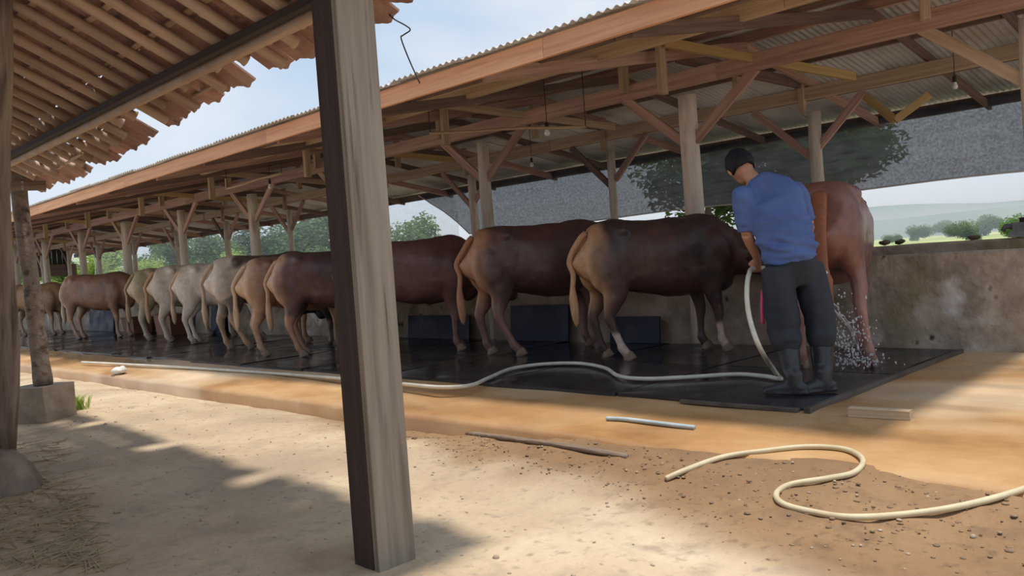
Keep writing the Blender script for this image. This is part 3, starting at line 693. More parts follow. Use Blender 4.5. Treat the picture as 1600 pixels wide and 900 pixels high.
# ------------------------------------------------------------------ cattle
def sst(a, b, x):
    t = max(0, min(1, (x - a) / (b - a))); return t * t * (3 - 2 * t)
def mixc(a, b, t): return tuple(p + (q - p) * t for p, q in zip(a, b))
def cow_body(sp):
    s = sp.get('bulk', 1.0); mb = MB()
    ln = sp.get('len', 1.0)
    def Y(y): return y * ln if y > 0 else y
    trunk = [(-.205, 1.07, .10, .16), (-.185, 1.055, .16, .215), (-.11, 1.04, .21, .275), (0, 1.025, .24, .31), (.14, 1.01, .26, .33), (.30, .985, .265, .345),
             (.46, .96, .29, .36), (.64, .94, .315, .38), (.82, .94, .31, .385), (.98, .955, .285, .38), (1.12, .97, .25, .36), (1.24, .985, .20, .31), (1.33, .99, .15, .24)]
    mb.loft([((0, Y(y), z), w * s, h) for (y, z, w, h) in trunk], 26, (0, 0, 1), 2.45)
    mb.ball((0, Y(.14), 1.25), .23 * s, .14, .09); mb.ball((0, Y(1.0), 1.24), .12, .28, .115)          # hook bones, withers
    mb.ball((0, Y(1.22), .72), .12, .15, .16)                                                          # brisket
    for sd in (-1, 1):
        mb.ball((sd * .21 * s, Y(.17), 1.22), .06, .07, .06)
        mb.ball((sd * .165 * s, -.02, .92), .105, .17, .28)
        mb.ball((sd * .21 * s, Y(1.06), .92), .10, .19, .27)
    L = sp.get('feet', {})
    hoofs = []
    for key, sd, fr in (('hl', -1, 0), ('hr', 1, 0), ('fl', -1, 1), ('fr', 1, 1)):
        dx, dy = L.get(key, (0, 0))
        if fr:
            y = Y(1.05)
            pts = [((sd * .19 * s, y + .03, .88), .09, .16), ((sd * .19 * s, y + .0, .72), .085, .13), ((sd * .175 * s, y - .02 + dy * .2, .60), .068, .095), ((sd * .165 + dx * .4, y + dy * .45, .48), .052, .068),
                   ((sd * .16 + dx * .55, y + .012 + dy * .6, .385), .050, .056), ((sd * .16 + dx * .7, y + dy * .75, .30), .036, .042), ((sd * .16 + dx * .85, y - .002 + dy * .88, .17), .034, .038), ((sd * .16 + dx * .92, y - .002 + dy * .94, .115), .043, .05), ((sd * .16 + dx, y + .03 + dy, .06), .040, .045), ((sd * .16 + dx, y + .045 + dy, .03), .045, .055)]
            hoofs.append((sd * .16 + dx, y + .05 + dy))
        else:
            pts = [((sd * .16 * s, .00, 1.02), .10, .19), ((sd * .175 * s, .04, .88), .10, .205), ((sd * .18 * s, .065 + dy * .15, .74), .085, .165), ((sd * .175 + dx * .3, .02 + dy * .35, .60), .06, .115), ((sd * .17 + dx * .45, -.045 + dy * .5, .475), .048, .075),
                   ((sd * .165 + dx * .55, -.075 + dy * .6, .415), .042, .06), ((sd * .16 + dx * .7, -.05 + dy * .72, .30), .037, .045), ((sd * .16 + dx * .85, -.02 + dy * .88, .17), .036, .04), ((sd * .16 + dx * .92, -.012 + dy * .94, .115), .045, .052), ((sd * .16 + dx, .025 + dy, .06), .041, .046), ((sd * .16 + dx, .04 + dy, .03), .046, .056)]
            hoofs.append((sd * .16 + dx, .045 + dy))
        mb.loft(pts, 12, (0, 1, 0))
    turn = math.radians(sp.get('turn', 0)); mode = sp.get('head', 'low')
    zs = {'low': (.96, .92, .86, .82), 'high': (1.05, 1.13, 1.17, 1.19), 'down': (.90, .76, .62, .56)}[mode]
    d1 = Vector((math.sin(turn * .5), math.cos(turn * .5), 0)); d2 = Vector((math.sin(turn), math.cos(turn), 0))
    n0 = Vector((0, Y(1.10), .96)); n1 = Vector((0, Y(1.24), zs[0])); n2 = n1 + d1 * .19; n2.z = zs[1]; n3 = n2 + d2 * .18; n3.z = zs[2]; n4 = n3 + d2 * .08; n4.z = zs[3]
    mb.loft([(n0, .21, .33), (n1, .165, .275), (n2, .125, .215), (n3, .10, .165), (n4, .08, .12)], 16, (0, 0, 1))
    hd = {'low': (d2 * .5 + Vector((0, 0, -.85))), 'high': (d2 * .85 + Vector((0, 0, -.5))), 'down': (d2 * .45 + Vector((0, 0, -.7)))}[mode].normalized()
    sdv = Vector((d2.y, -d2.x, 0)); p = n3 + d2 * .04; p.z += .05; HL = .44 if mode != 'down' else .38
    upv = (d2 - hd * d2.dot(hd)).normalized()
    mb.loft([(p - hd * .03, .06, .06), (p + hd * .04, .10, .105), (p + hd * .15, .112, .125), (p + hd * .25, .095, .11), (p + hd * HL * .75, .07, .08), (p + hd * HL * .93, .072, .072), (p + hd * HL * 1.02, .05, .045)], 14, upv)
    for sd in (-1, 1):
        a = p + sdv * sd * .08 + hd * .03; b = p + sdv * sd * .17 + Vector((0, 0, .0)) - d2 * .03; c = p + sdv * sd * .26 + Vector((0, 0, -.04)) - d2 * .05
        mb.loft([(a, .03, .022), (b, .055, .02), ((b + c) / 2, .058, .018), (c, .02, .014)], 8, d2)
    me = mb.remesh('body', sp.get('vox', .02), 14, .5)
    _sd = Vector((sp['seed'] * 3.7, 0, 0))
    displace(me, lambda c: (.014 * noise.noise(c * 4.2 + _sd) + .005 * noise.noise(c * 11 + _sd)) * sst(.42, .55, c.z))
    # hide colours
    at = me.attributes.new('hide', 'FLOAT_COLOR', 'POINT'); cols = []
    sd = sp['seed']; base, dark, rump, leg = sp['base'], sp['dark'], sp['rump'], sp['leg']; sock = sp.get('sock')
    for v in me.vertices:
        c = v.co; q = c * 1.9 + Vector((sd * 7.1, sd * 3.3, 0))
        n1_ = noise.noise(q); n2_ = noise.noise(c * 6 + Vector((sd, 0, 0)))
        col = mixc(base, dark, sst(-.15, .45, n1_ + .25 * n2_))
        if sp.get('spot'):
            n3_ = noise.noise(c * 2.6 + Vector((sd * 2.3, 1, 5)))
            col = mixc(col, sp['spot'], sst(.02, .16, n3_ + .14 * n2_))
        fr = sst(.06, -.08, c.y + .06 * n2_) * sst(.30, .45, c.z) * sst(.30, .18, abs(c.x))
        col = mixc(col, rump, fr * .9)
        col = mixc(col, leg, sst(.60, .40, c.z + .08 * n2_) * .85)
        if sock and c.z < .34:
            w = sst(.30, .24, c.z + .03 * n2_)
            i_ = 0 if c.y < .6 else 2; i_ += 0 if c.x < 0 else 1
            if i_ in sp.get('sockfeet', (0, 1, 2, 3)): col = mixc(col, sock, w)
        cols += [*col, 1.0]
    at.data.foreach_set('color', cols)
    return me, hoofs, (p, hd, sdv)
def hair_mat(name, c):
    return mat(name, [(.3, tuple(x * .75 for x in c)), (.7, tuple(min(1, x * 1.2) for x in c))], 6, 6, (.5, .7), .5, 40, (8, 8, 1), dist=.005)
def cow(sp):
    r = root('cow' if not sp.get('calf') else 'calf', (sp['x'], sp['y'], 0), sp['label'], 'cow' if not sp.get('calf') else 'calf', 'cattle tethered in the shed', math.radians(-sp['h']))
    s = sp.get('s', 1.0); r.scale = (s, s, s)
    me, hoofs, (p, hd, sdv) = cow_body(sp)
    put('body', me, M['hide'], r, local=True)
    for (hx, hy) in hoofs:
        mb = MB()
        for e in (-1, 1):
            mb.loft([((hx + e * .022, hy + .012, .0), .027, .062), ((hx + e * .022, hy + .008, .012), .027, .06), ((hx + e * .021, hy - .008, .06), .022, .044), ((hx + e * .018, hy - .015, .075), .014, .03)], 10, (0, 1, 0))
        put('hoof', mb.mesh('hoof', True), M['hoof'], r, local=True)
    tw = sp.get('tailw', 1.0); tx = sp.get('tailx', 0)
    def rear(z):
        q = [v.co.y for v in me.vertices if abs(v.co.x) < .07 and abs(v.co.z - z) < .025]
        return min(q) if q else 0
    y0_ = [rear(1.20), rear(1.08), rear(.96), rear(.86)]; yb = min(y0_) - .012
    T = bez([(0, y0_[0] + .10, 1.20), (0, y0_[0] + .0, 1.225), (tx * .15, y0_[1] - .018, 1.10), (tx * .4, y0_[2] - .02, .96), (tx * .6, y0_[3] - .025, .84), (tx * .8, yb + .005, .68), (tx, yb + .012, .50), (tx * 1.1, yb + .02, .34)], 4)
    _T0 = bez([(0, -.03, 1.21), (0, -.13, 1.235), (tx * .2, -.195, 1.17), (tx * .5, -.218, .98), (tx * .8, -.225, .74), (tx, -.21, .52), (tx * 1.1, -.205, .36)], 4)
    n = len(T); pr = [(0, .036), (.15, .040), (.5, .032), (.68, .032), (.8, .055), (.92, .045), (1, .012)]
    def rad(t):
        for (a, b) in zip(pr, pr[1:]):
            if a[0] <= t <= b[0]: return a[1] + (b[1] - a[1]) * (t - a[0]) / (b[0] - a[0])
        return .01
    mb = MB(); mb.loft([(T[i], rad(i / (n - 1)) * tw, rad(i / (n - 1)) * .8) for i in range(n)], 12, (0, 1, 0))
    me2 = mb.mesh('tail', True)
    for v in me2.vertices:
        if v.co.z < .75: v.co += Vector((noise.noise((v.co.x * 60, v.co.y * 60, v.co.z * 6)) * .016, 0, 0))
    put('tail', me2, hair_mat('tail_hair', sp['tail']), r, local=True)
    for e in (-1, 1):
        put('eye', MB().ball(p + hd * .13 + sdv * e * .098, .018, .018, .018, 10, 6).mesh('eye', True), M['eye'], r, local=True)
    return r
DB = (.105, .053, .046); DK = (.050, .034, .037); TAN = (.56, .32, .17); MID = (.20, .075, .048); CRM = (.60, .47, .36); LG = (.40, .23, .16)
WH = (.62, .60, .56)
COWS = [
 dict(x=-2.86, y=6.30, h=-20, s=1.10, len=.92, head='high', base=(.27, .125, .105), dark=(.19, .095, .085), rump=(.23, .10, .075), leg=(.42, .22, .19), tail=(.30, .11, .055), tailw=1.3, seed=1, feet=dict(hr=(.10, .02), hl=(-.04, 0)), vox=.016,
      label='reddish-brown cow seen from behind with a bushy tail, right of the man'),
 dict(x=-5.08, y=6.28, h=35, s=1.0, turn=52, head='low', base=DB, dark=DK, rump=TAN, leg=(.10, .055, .05), tail=(.56, .33, .18), seed=2, sock=(.66, .50, .45), sockfeet=(1, 3), feet=dict(hr=(.03, .12), hl=(-.04, .02), fr=(0, .08)), tailx=.02, vox=.016,
      label='dark brown cow with tan rump and white socks, left of the man'),
 dict(x=-6.62, y=6.22, h=33, s=1.06, turn=-33, head='high', base=(.125, .058, .052), dark=(.085, .044, .042), rump=(.46, .23, .13), leg=(.26, .14, .115), tail=(.42, .21, .12), seed=3, feet=dict(hr=(.08, .20), hl=(-.03, -.02)), vox=.016,
      label='dark brown cow with thin tan tail, second from the man on his left'),
 dict(x=-8.36, y=5.78, h=42, s=1.03, turn=-38, head='low', base=(.145, .066, .056), dark=(.10, .05, .045), rump=(.44, .23, .13), leg=(.24, .13, .11), tail=(.40, .20, .11), seed=4,
      label='brown cow half hidden behind the big squared post'),
 dict(x=-9.6, y=5.52, h=42, s=1.0, turn=-35, head='low', base=(.12, .055, .048), dark=(.048, .031, .036), rump=(.52, .30, .18), leg=(.46, .24, .15), tail=(.56, .36, .23), seed=5, feet=dict(hr=(.02, .10), hl=(0, .08)),
      label='dark-flanked brown cow with tan hindquarters, just left of the big squared post'),
 dict(x=-10.28, y=5.42, h=24, s=.98, turn=-20, head='down', base=(.34, .18, .11), dark=(.22, .11, .075), rump=(.58, .36, .22), leg=(.55, .33, .21), tail=(.62, .43, .28), seed=6, tailx=-.04,
      label='tan cow standing close beside the dark-flanked one, mostly hidden by it'),
 dict(calf=1, x=-10.05, y=7.18, h=-140, s=.66, turn=-15, head='low', base=(.035, .022, .022), dark=(.02, .016, .018), rump=(.10, .05, .04), leg=(.42, .30, .22), tail=(.06, .04, .03), seed=7,
      label='small dark calf with pale legs peering out under the dark-flanked cow'),
 dict(x=-11.85, y=5.72, h=18, s=1.05, turn=35, head='down', base=(.66, .55, .45), dark=(.52, .42, .34), rump=(.66, .54, .44), leg=(.58, .34, .20), tail=(.55, .40, .28), seed=8, spot=(.14, .10, .085), feet=dict(hr=(.10, .22), hl=(-.02, 0)),
      label='cream cow with dark blotches on its back and brown legs'),
 dict(x=-14.15, y=6.2, h=38, s=1.03, turn=-30, head='high', base=(.74, .65, .56), dark=(.64, .54, .46), rump=(.62, .46, .34), leg=(.66, .54, .44), tail=(.58, .42, .30), seed=9,
      label='cream-white cow in side view, right one of the two plain white cows'),
 dict(x=-15.35, y=6.25, h=26, s=1.05, turn=-50, head='high', base=(.70, .62, .53), dark=(.58, .50, .42), rump=(.58, .44, .31), leg=(.62, .50, .40), tail=(.52, .32, .18), seed=10,
      label='off-white cow with a ginger tail, left one of the two plain white cows'),
 dict(x=-16.45, y=6.3, h=24, s=1.05, turn=-20, head='high', base=(.46, .37, .24), dark=(.34, .27, .17), rump=(.52, .42, .28), leg=(.56, .46, .36), tail=(.40, .30, .18), seed=11,
      label='dun cow between the brown one and the white ones'),
 dict(x=-19.9, y=6.1, h=60, s=1.06, len=1.1, turn=-30, head='low', base=(.27, .135, .082), dark=(.19, .095, .065), rump=(.58, .40, .26), leg=(.44, .24, .15), tail=(.62, .48, .34), seed=12, feet=dict(hr=(0, .15)),
      label='ginger-brown cow in full side view with a pale tail, far left'),
 dict(x=-24.2, y=6.05, h=52, s=1.0, turn=-20, head='low', base=(.32, .19, .10), dark=(.22, .13, .08), rump=(.52, .38, .24), leg=(.46, .32, .22), tail=(.50, .38, .25), seed=13,
      label='farthest tan cow at the left, partly behind the crooked post'),
]
for sp in COWS: cow(sp)

# ------------------------------------------------------------------ person with the hose
D0 = 5.62
man = root('person', (at_z(1255, 612, 0).x, at_z(1255, 612, 0).y, 0), 'person in blue T-shirt, dark trousers and rubber boots, seen from behind, hosing the cattle', 'person')
aw = Vector((man.location.x, man.location.y, 0)).normalized(); rt = Vector((aw.y, -aw.x, 0)); UP = Vector((0, 0, 1))
MP = {}
def mp_(px, py, dd=0.0): return at_d(px, py, D0 + dd)
footL = at_z(1243, 612, .02); footR = at_z(1287, 608, .02)
dL = (footL - EYE).dot(RM @ Vector((0, 0, -1))) - D0; dR = (footR - EYE).dot(RM @ Vector((0, 0, -1))) - D0
kneeL = mp_(1224, 512, dL * .8 + .10); kneeR = mp_(1283, 505, dR * .8 + .10)
hipL = mp_(1213, 425, .02); hipR = mp_(1262, 420, .10); pelv = mp_(1237, 412, .06)
waist = mp_(1229, 372, .06); chest = mp_(1210, 326, .15); neck = mp_(1178, 281, .22)
shL = mp_(1160, 306, .14); shR = mp_(1243, 300, .30)
elL = mp_(1167, 366, .17); wrL = mp_(1183, 404, .30); elR = mp_(1264, 352, .34); wrR = mp_(1255, 398, .50)
head_c = mp_(1157, 261, .30)
hfw = (aw * .84 - rt * .22 - UP * .5).normalized()        # where the face points
hup = (UP * .72 - rt * .42 + aw * .45); hup = (hup - hfw * hup.dot(hfw)).normalized(); hrt = hfw.cross(hup).normalized()
HM = Matrix((hrt, hfw, hup)).transposed()
def hp(x, y, z): return head_c + HM @ Vector((x, y, z))
body = MB()
body.loft([(pelv - UP * .10, .14, .10), (pelv, .16, .11), (waist, .135, .10), (chest - UP * .02, .14, .09), (chest * .55 + (shL + shR) * .225, .13, .07), (neck - UP * .05, .06, .055)], 18, aw)
body.loft([(neck - UP * .06, .062, .062), (neck, .056, .058), (neck * .4 + head_c * .6, .052, .055)], 12, aw)
body.ball(head_c, .082, .100, .106, 18, 12, HM); body.ball(hp(0, .035, -.06), .058, .060, .062, 14, 10, HM)
body.loft([(hp(0, .085, .02), .010, .008), (hp(0, .104, -.012), .014, .012), (hp(0, .100, -.03), .017, .010)], 8, hup)       # nose
body.ball(hp(0, .088, -.062), .024, .010, .010, 10, 6, HM)                                                             # mouth
for e in (-1, 1):
    body.ball(hp(e * .090, -.006, -.012), .014, .024, .036, 8, 8, HM)
for (a, b, c) in ((shL, elL, wrL), (shR, elR, wrR)):
    body.loft([(a, .045, .045), (a * .5 + b * .5, .044, .044), (b, .040, .040)], 12, aw)
    body.loft([(b, .041, .041), (b * .65 + c * .35, .040, .038), (c, .026, .022)], 12, aw)
def hand(w, d, across, curl, grip):
    """palm + five fingers rooted in the palm, curled round a hose running along 'grip'"""
    d = d.normalized(); across = (across - d * across.dot(d)).normalized(); pn = d.cross(across).normalized() * curl
    pc = w + d * .045
    body.loft([(w - d * .01, .024, .018), (w + d * .025, .034, .016), (w + d * .07, .040, .015), (w + d * .088, .036, .012)], 12, pn)
    for i, (o_, L_) in enumerate(((-.030, .072), (-.010, .080), (.010, .075), (.029, .060))):
        a = w + d * .075 + across * o_; k1 = a + d * L_ * .42 + pn * .008; k2 = k1 + d * L_ * .12 + pn * L_ * .38; k3 = k2 - d * L_ * .26 + pn * L_ * .16
        body.loft([(a, .0095, .0095), (k1, .009, .009), (k2, .0085, .0085), (k3, .007, .007)], 8, across)
    t0 = w + d * .02 - across * .026; t1 = t0 + d * .03 - across * .022 + pn * .014; t2 = t1 + d * .03 + pn * .026 + across * .010
    body.loft([(t0, .013, .013), (t1, .0105, .0105), (t2, .0085, .0085)], 8, pn)
    return w + d * .085 + pn * .022
gripL = hand(wrL, (mp_(1181, 422, .34) - wrL), rt + UP * .2, -1, UP)
gripR = hand(wrR, (mp_(1262, 420, .62) - wrR), rt * .3 + aw, 1, rt)
for (h_, k_, f_) in ((hipL, kneeL, footL), (hipR, kneeR, footR)):
    body.loft([(h_, .085, .085), (h_ * .5 + k_ * .5, .07, .07), (k_, .052, .055), (k_ * .6 + f_ * .4, .05, .055), (f_ + UP * .08, .036, .04), (f_ + UP * .03, .036, .04)], 12, aw)
put('body', body.remesh('body', .0075, 2, .5), M['skin'], man)
# shirt
sh = MB()
sh.loft([(pelv * .80 + waist * .20 - UP * .025, .188, .148), (pelv * .35 + waist * .65, .185, .145), (waist * .6 + chest * .4, .198, .150), (chest, .212, .148), (chest * .6 + (shL + shR) * .20, .215, .135), (chest * .3 + (shL + shR) * .2 + neck * .3, .19, .115), (neck * .85 + chest * .15, .115, .09), (neck - UP * .004, .078, .075)], 24, aw, 2.2)
for (a, b) in ((shL, elL), (shR, elR)):
    sh.ball(a * .94 + chest * .06, .084, .084, .084, 16, 12)
    sh.loft([(a * .98 + b * .02, .080, .080), (a * .6 + b * .4, .075, .075), (a * .2 + b * .8, .067, .067), (a * .08 + b * .92, .062, .062)], 16, aw)
me = sh.remesh('shirt', .011, 11, .5)
displace(me, lambda q: .014 * noise.noise((q.dot(rt) * 9 + q.z * 10, q.z * 7, 1)) + .028 * sst(1.32, .95, q.z) * noise.noise((q.dot(rt) * 6 - q.z * 16, q.z * 22 + q.dot(rt) * 7, 5)))
put('shirt', me, M['shirt'], man)
# trousers
tr = MB()
tr.loft([(pelv * .62 + waist * .38, .158, .125), (pelv, .175, .135), (pelv - UP * .07, .175, .130), (pelv - UP * .15, .14, .11)], 20, aw)
for (h_, k_, f_) in ((hipL, kneeL, footL), (hipR, kneeR, footR)):
    c_ = f_ + (k_ - f_) * .66
    tr.loft([(h_ + UP * .03, .105, .11), (h_ * .6 + k_ * .4, .112, .112), (k_ + UP * .05, .108, .105), (k_ - UP * .03, .108, .105), (c_ + UP * .03, .098, .098), (c_ - UP * .01, .075, .078)], 16, aw)
me = tr.remesh('trousers', .012, 4, .5)
displace(me, lambda q: .014 * noise.noise((q.dot(rt) * 14, q.z * 3, 2)) + .010 * sst(.8, .4, q.z) * noise.noise((q.dot(rt) * 8, q.z * 18, 7)))
tro = put('trousers', me, M['trousers'], man)
sp_ = [mp_(1192, 455, .06), mp_(1191, 480, .09), mp_(1192, 505, .12)]
put('side_stripe', MB().loft([(p, .014, .03) for p in bez(sp_, 4)], 8, aw).mesh('side_stripe', True), M['pink'], tro, Matrix.Identity(4))
# boots
def boot(f, k, dr):
    dr = dr.normalized(); mb = MB(); t = f + (k - f) * .70
    mb.loft([(f - UP * .012, .048, .055), (f + UP * .05, .050, .058), (f + UP * .10, .052, .060), (f * .55 + t * .45, .063, .066), (f * .2 + t * .8, .074, .076), (t, .078, .080)], 16, dr)
    mb.loft([(f - dr * .075 + UP * .018, .030, .030), (f - dr * .03 + UP * .03, .046, .042), (f + dr * .06 + UP * .028, .048, .044), (f + dr * .13 + UP * .018, .050, .032), (f + dr * .185 + UP * .010, .040, .022), (f + dr * .205 + UP * .006, .02, .014)], 14, UP)
    mb.loft([(f - dr * .085 - UP * .005, .036, .014), (f - dr * .02 - UP * .005, .046, .014), (f + dr * .12 - UP * .006, .054, .013), (f + dr * .20 - UP * .006, .040, .012)], 14, UP, 3)
    me = mb.remesh('boot', .009, 2, .5); zmin = min(v.co.z for v in me.vertices)
    for v in me.vertices: v.co.z -= zmin - .001
    put('boot', me, M['boot'], man)
boot(footL, kneeL, -rt * .95 + aw * .12); boot(footR, kneeR, aw * .35 - rt * .35 - aw * .5)
# hair cap and eyes
hm = MB(); hm.ball(hp(0, -.012, .016), .101, .118, .120, 22, 16, HM)
me = hm.mesh('hair', True); bm = bmesh.new(); bm.from_mesh(me)
inv = HM.transposed(); dele = []
for v in bm.verts:
    l = inv @ (v.co - head_c)
    if (l.y > .055 and l.z < .055) or (l.z < -.052) or (l.z < -.01 and l.y > .01): dele.append(v)
bmesh.ops.delete(bm, geom=dele, context='VERTS')
for v in bm.verts: v.co += noise.noise_vector(v.co * 45) * .006
bm.to_mesh(me); bm.free()
h_o = put('hair', me, M['hair'], man); md = h_o.modifiers.new('thick', 'SOLIDIFY'); md.thickness = .02; md.offset = -1
for e in (-1, 1): put('eye', MB().ball(hp(e * .032, .082, .008), .011, .011, .011, 10, 6).mesh('eye', True), M['eye'], man)

# ------------------------------------------------------------------ hoses
def hose(pts, r, mt, name, label, k=8):
    P = bez(pts, k); c = P[0].copy()
    o = put(name, MB().tube([p - c for p in P], r, 10).mesh(name, True), mt, None, Matrix.Translation(c)); tag(o, label, 'hose'); return o
def fz(px, py, z=.022): return at_z(px, py, z)
pts = [gripR + rt * .12 - UP * .10, gripR + rt * .02, gripR * .6 + gripL * .4 + aw * .10 - UP * .04, gripL, mp_(1170, 430, .10), mp_(1167, 462, -.02), mp_(1172, 500, -.08), mp_(1188, 545, -.14), fz(1214, 585, .03), fz(1219, 592, .022), fz(1195, 588), fz(1150, 585), fz(1080, 589), fz(1010, 592), fz(968, 588), fz(945, 575), fz(905, 568), fz(850, 569), fz(800, 576), fz(765, 590), fz(735, 602), fz(690, 605), fz(640, 601, .012), fz(540, 592, -.0), fz(420, 583, -.03), fz(300, 575, -.03), fz(190, 569, -.03), fz(128, 566, -.03)]
hose(pts, .017, M['hose'], 'water_hose', 'long white water hose from the person\'s hands across the mats to the left')
def g(x, y, z=None):
    v = ray(x, y).normalized(); t = 1.0
    while t < 40:
        p = EYE + v * t
        h = dirt_z(p.x, p.y)
        if p.y > 3.9: h = max(h, apron_top(p.y))
        if p.z < h + .014: break
        t += .01
    return p
hose([g(1040, 748), g(1075, 733), g(1130, 714), g(1190, 705), g(1260, 698), g(1320, 702), g(1348, 718), g(1335, 738), g(1290, 748), g(1235, 757), g(1213, 772), g(1225, 788), g(1270, 800), g(1330, 808), g(1420, 803), g(1510, 789), g(1600, 764), g(1700, 725)], .014, M['hose_yellow'], 'garden_hose', 'yellowish hose looped on the dirt at the lower right')
hose([g(948, 654), g(975, 655), g(1010, 659), g(1050, 664), g(1085, 668)], .014, M['hose_blue'], 'hose_piece', 'short pale blue hose piece lying on the wet kerb')
hose([g(640, 668), g(720, 676), g(800, 686), g(900, 700), g(980, 714)], .018, M['old_wood'], 'bamboo_stick', 'thin brown stick lying at the foot of the kerb')['category'] = 'stick'
# water from the nozzle
rg = random.Random(5); mb = MB()
src = mp_(1296, 468, .35); tgt = mp_(1352, 560, .85)
for q in range(4):
    pp = [src.lerp(tgt, t / 6) + Vector((rg.uniform(-.02, .02), rg.uniform(-.02, .02), .08 * math.sin(PI * t / 6) * rg.uniform(.2, 1) - .02)) for t in range(7)]
    mb.tube(pp, [.006, .005, .004, .004, .003, .003, .002], 5)
for q in range(420):
    t = rg.random() ** .7; p = src.lerp(tgt, t) + Vector((rg.gauss(0, .09), rg.gauss(0, .09), rg.gauss(-.10, .12)))
    if p.z < .02: p.z = .02 + rg.random() * .06
    r_ = rg.uniform(.003, .008); mb.ball(p, r_, r_, r_ * rg.uniform(1, 2), 5, 4)
o = put('water_spray', mb.mesh('water_spray', True), M['water']); tag(o, 'water spraying beside the person onto the hind leg of the reddish cow', 'water', None, 'stuff')

# ------------------------------------------------------------------ small things
def lean(px0, px1, ytop, ybot, label, mt='navy', Y0=7.50):
    a = at_y(px0, ybot, Y0); b = at_y(px1, ybot, Y0); h = max(.3, at_y((px0 + px1) / 2, ytop, Y0 + .08).z)
    me = MB().box(0, 1, -.012, .012, 0, 1).mesh('leaning_mat')
    L = b.x - a.x; me = MB(); n = 6; vs = []
    me.box(-L / 2, L / 2, -.012, .012, 0, h)
    o = put('leaning_mat', me.mesh('leaning_mat'), M[mt], None, Matrix.Translation(((a.x + b.x) / 2, Y0, .0)) @ Matrix.Rotation(-.10, 4, 'X')); tag(o, label, 'mat', 'navy mats leaning on the wall')
lean(800, 890, 476, 552, 'dark navy mat leaning on the wall under the second cow left of the man')
lean(955, 1032, 496, 548, 'dark navy mat leaning on the wall under the cow with white socks')
lean(640, 735, 492, 545, 'dark navy mat leaning on the wall just right of the big squared post')
lean(330, 352, 478, 522, 'dark navy mat leaning on the wall behind the blotched cream cow')
lean(140, 178, 480, 520, 'dark navy mat leaning on the wall under the ginger-brown cow')
def tub(x, y, w, d, h, label):
    r = root('feed_tub', (x, y, 0), label, 'tub', 'reddish feed tubs by the wall')
    mb = MB(); o_ = [(-w, -d), (w, -d), (w, d), (-w, d)]; i_ = [(a * .92, b * .92) for a, b in o_]
    vs = [(a * .88, b * .88, 0) for a, b in o_] + [(a, b, h) for a, b in o_] + [(a, b, h) for a, b in i_] + [(a * .86, b * .86, .04) for a, b in o_]
    fs = [(3, 2, 1, 0)]
    for k in range(4):
        k2 = (k + 1) % 4; fs += [(k, k2, 4 + k2, 4 + k), (4 + k, 4 + k2, 8 + k2, 8 + k), (8 + k, 8 + k2, 12 + k2, 12 + k)]
    fs.append((12, 13, 14, 15)); mb.add(vs, fs); put('tub_body', mb.mesh('tub_body'), M['tub'], r, local=True)
    mb = MB()
    for k in range(4):
        k2 = (k + 1) % 4; mb.tube([(o_[k][0] * 1.02, o_[k][1] * 1.02, h), (o_[k2][0] * 1.02, o_[k2][1] * 1.02, h)], .018, 6)
    put('rim', mb.mesh('rim'), M['tub'], r, local=True)
tub(-17.6, 7.3, .42, .24, .42, 'reddish-brown feed tub between the ginger-brown cow and the dun cow')
tub(-19.6, 7.3, .35, .22, .36, 'reddish-brown feed tub under the belly of the ginger-brown cow')
a = g(1328, 646); b = g(1424, 652)
o = beam('wood_offcut', a + UP * .012, b + UP * .012, .06, .055, M['pale_wood'], None); tag(o, 'short wooden offcut lying on the wet orange concrete', 'wood')
c = at_z(186, 582, -.07)
mb = MB(); mb.ball((0, 0, .045), .13, .09, .05, 12, 8); mb.ball((.08, .02, .06), .06, .05, .045, 10, 6); me = mb.remesh('white_sack', .012, 2)
displace(me, lambda c: .012 * noise.noise(c * 18))
zmn = min(v.co.z for v in me.vertices)
for v in me.vertices: v.co.z -= zmn
o = put('white_sack', me, M['white'], None, Matrix.Translation((c.x, c.y, -.098))); tag(o, 'crumpled white plastic bag on the concrete apron at the left', 'bag')
# object on the trough wall at the right edge
p = at_y(1592, 384, 8.49)
r = root('water_pump', (p.x + .10, 8.49, .905), 'grey box-shaped pump standing on the trough wall at the right edge', 'pump')
mb = MB(); mb.box(-.16, .2, -.07, .07, 0, .05); mb.box(-.13, .2, -.06, .06, .05, .13); put('housing', mb.mesh('housing'), M['grey'], r, local=True)
put('cover', MB().box(-.07, .2, -.065, .065, .13, .17).mesh('cover'), M['black'], r, local=True)
put('outlet', MB().tube([(-.05, 0, .1), (-.2, 0, .1), (-.22, 0, .06)], .025, 8).mesh('outlet', True), M['grey'], r, local=True)
# stones on the trough wall
for (px, l) in [(1382, 'dark clod of earth on the trough wall beside the reddish cow'), (1406, 'flat dark clod of earth on the trough wall'), (1522, 'dark clod of earth in the middle of the right trough wall')]:
    p = at_y(px, 378, 8.49); mb = MB(); mb.ball((0, 0, .02), .05, .04, .022, 10, 7); me = mb.mesh('earth_clod', True)
    for v in me.vertices: v.co += noise.noise_vector(v.co * 20 + Vector((px, 0, 0))) * .02
    zmn = min(v.co.z for v in me.vertices)
    for v in me.vertices: v.co.z -= zmn
    o = put('earth_clod', me, M['bark'], None, Matrix.Translation((p.x, 8.49, .902))); tag(o, l, 'clod', 'clods on the trough wall')
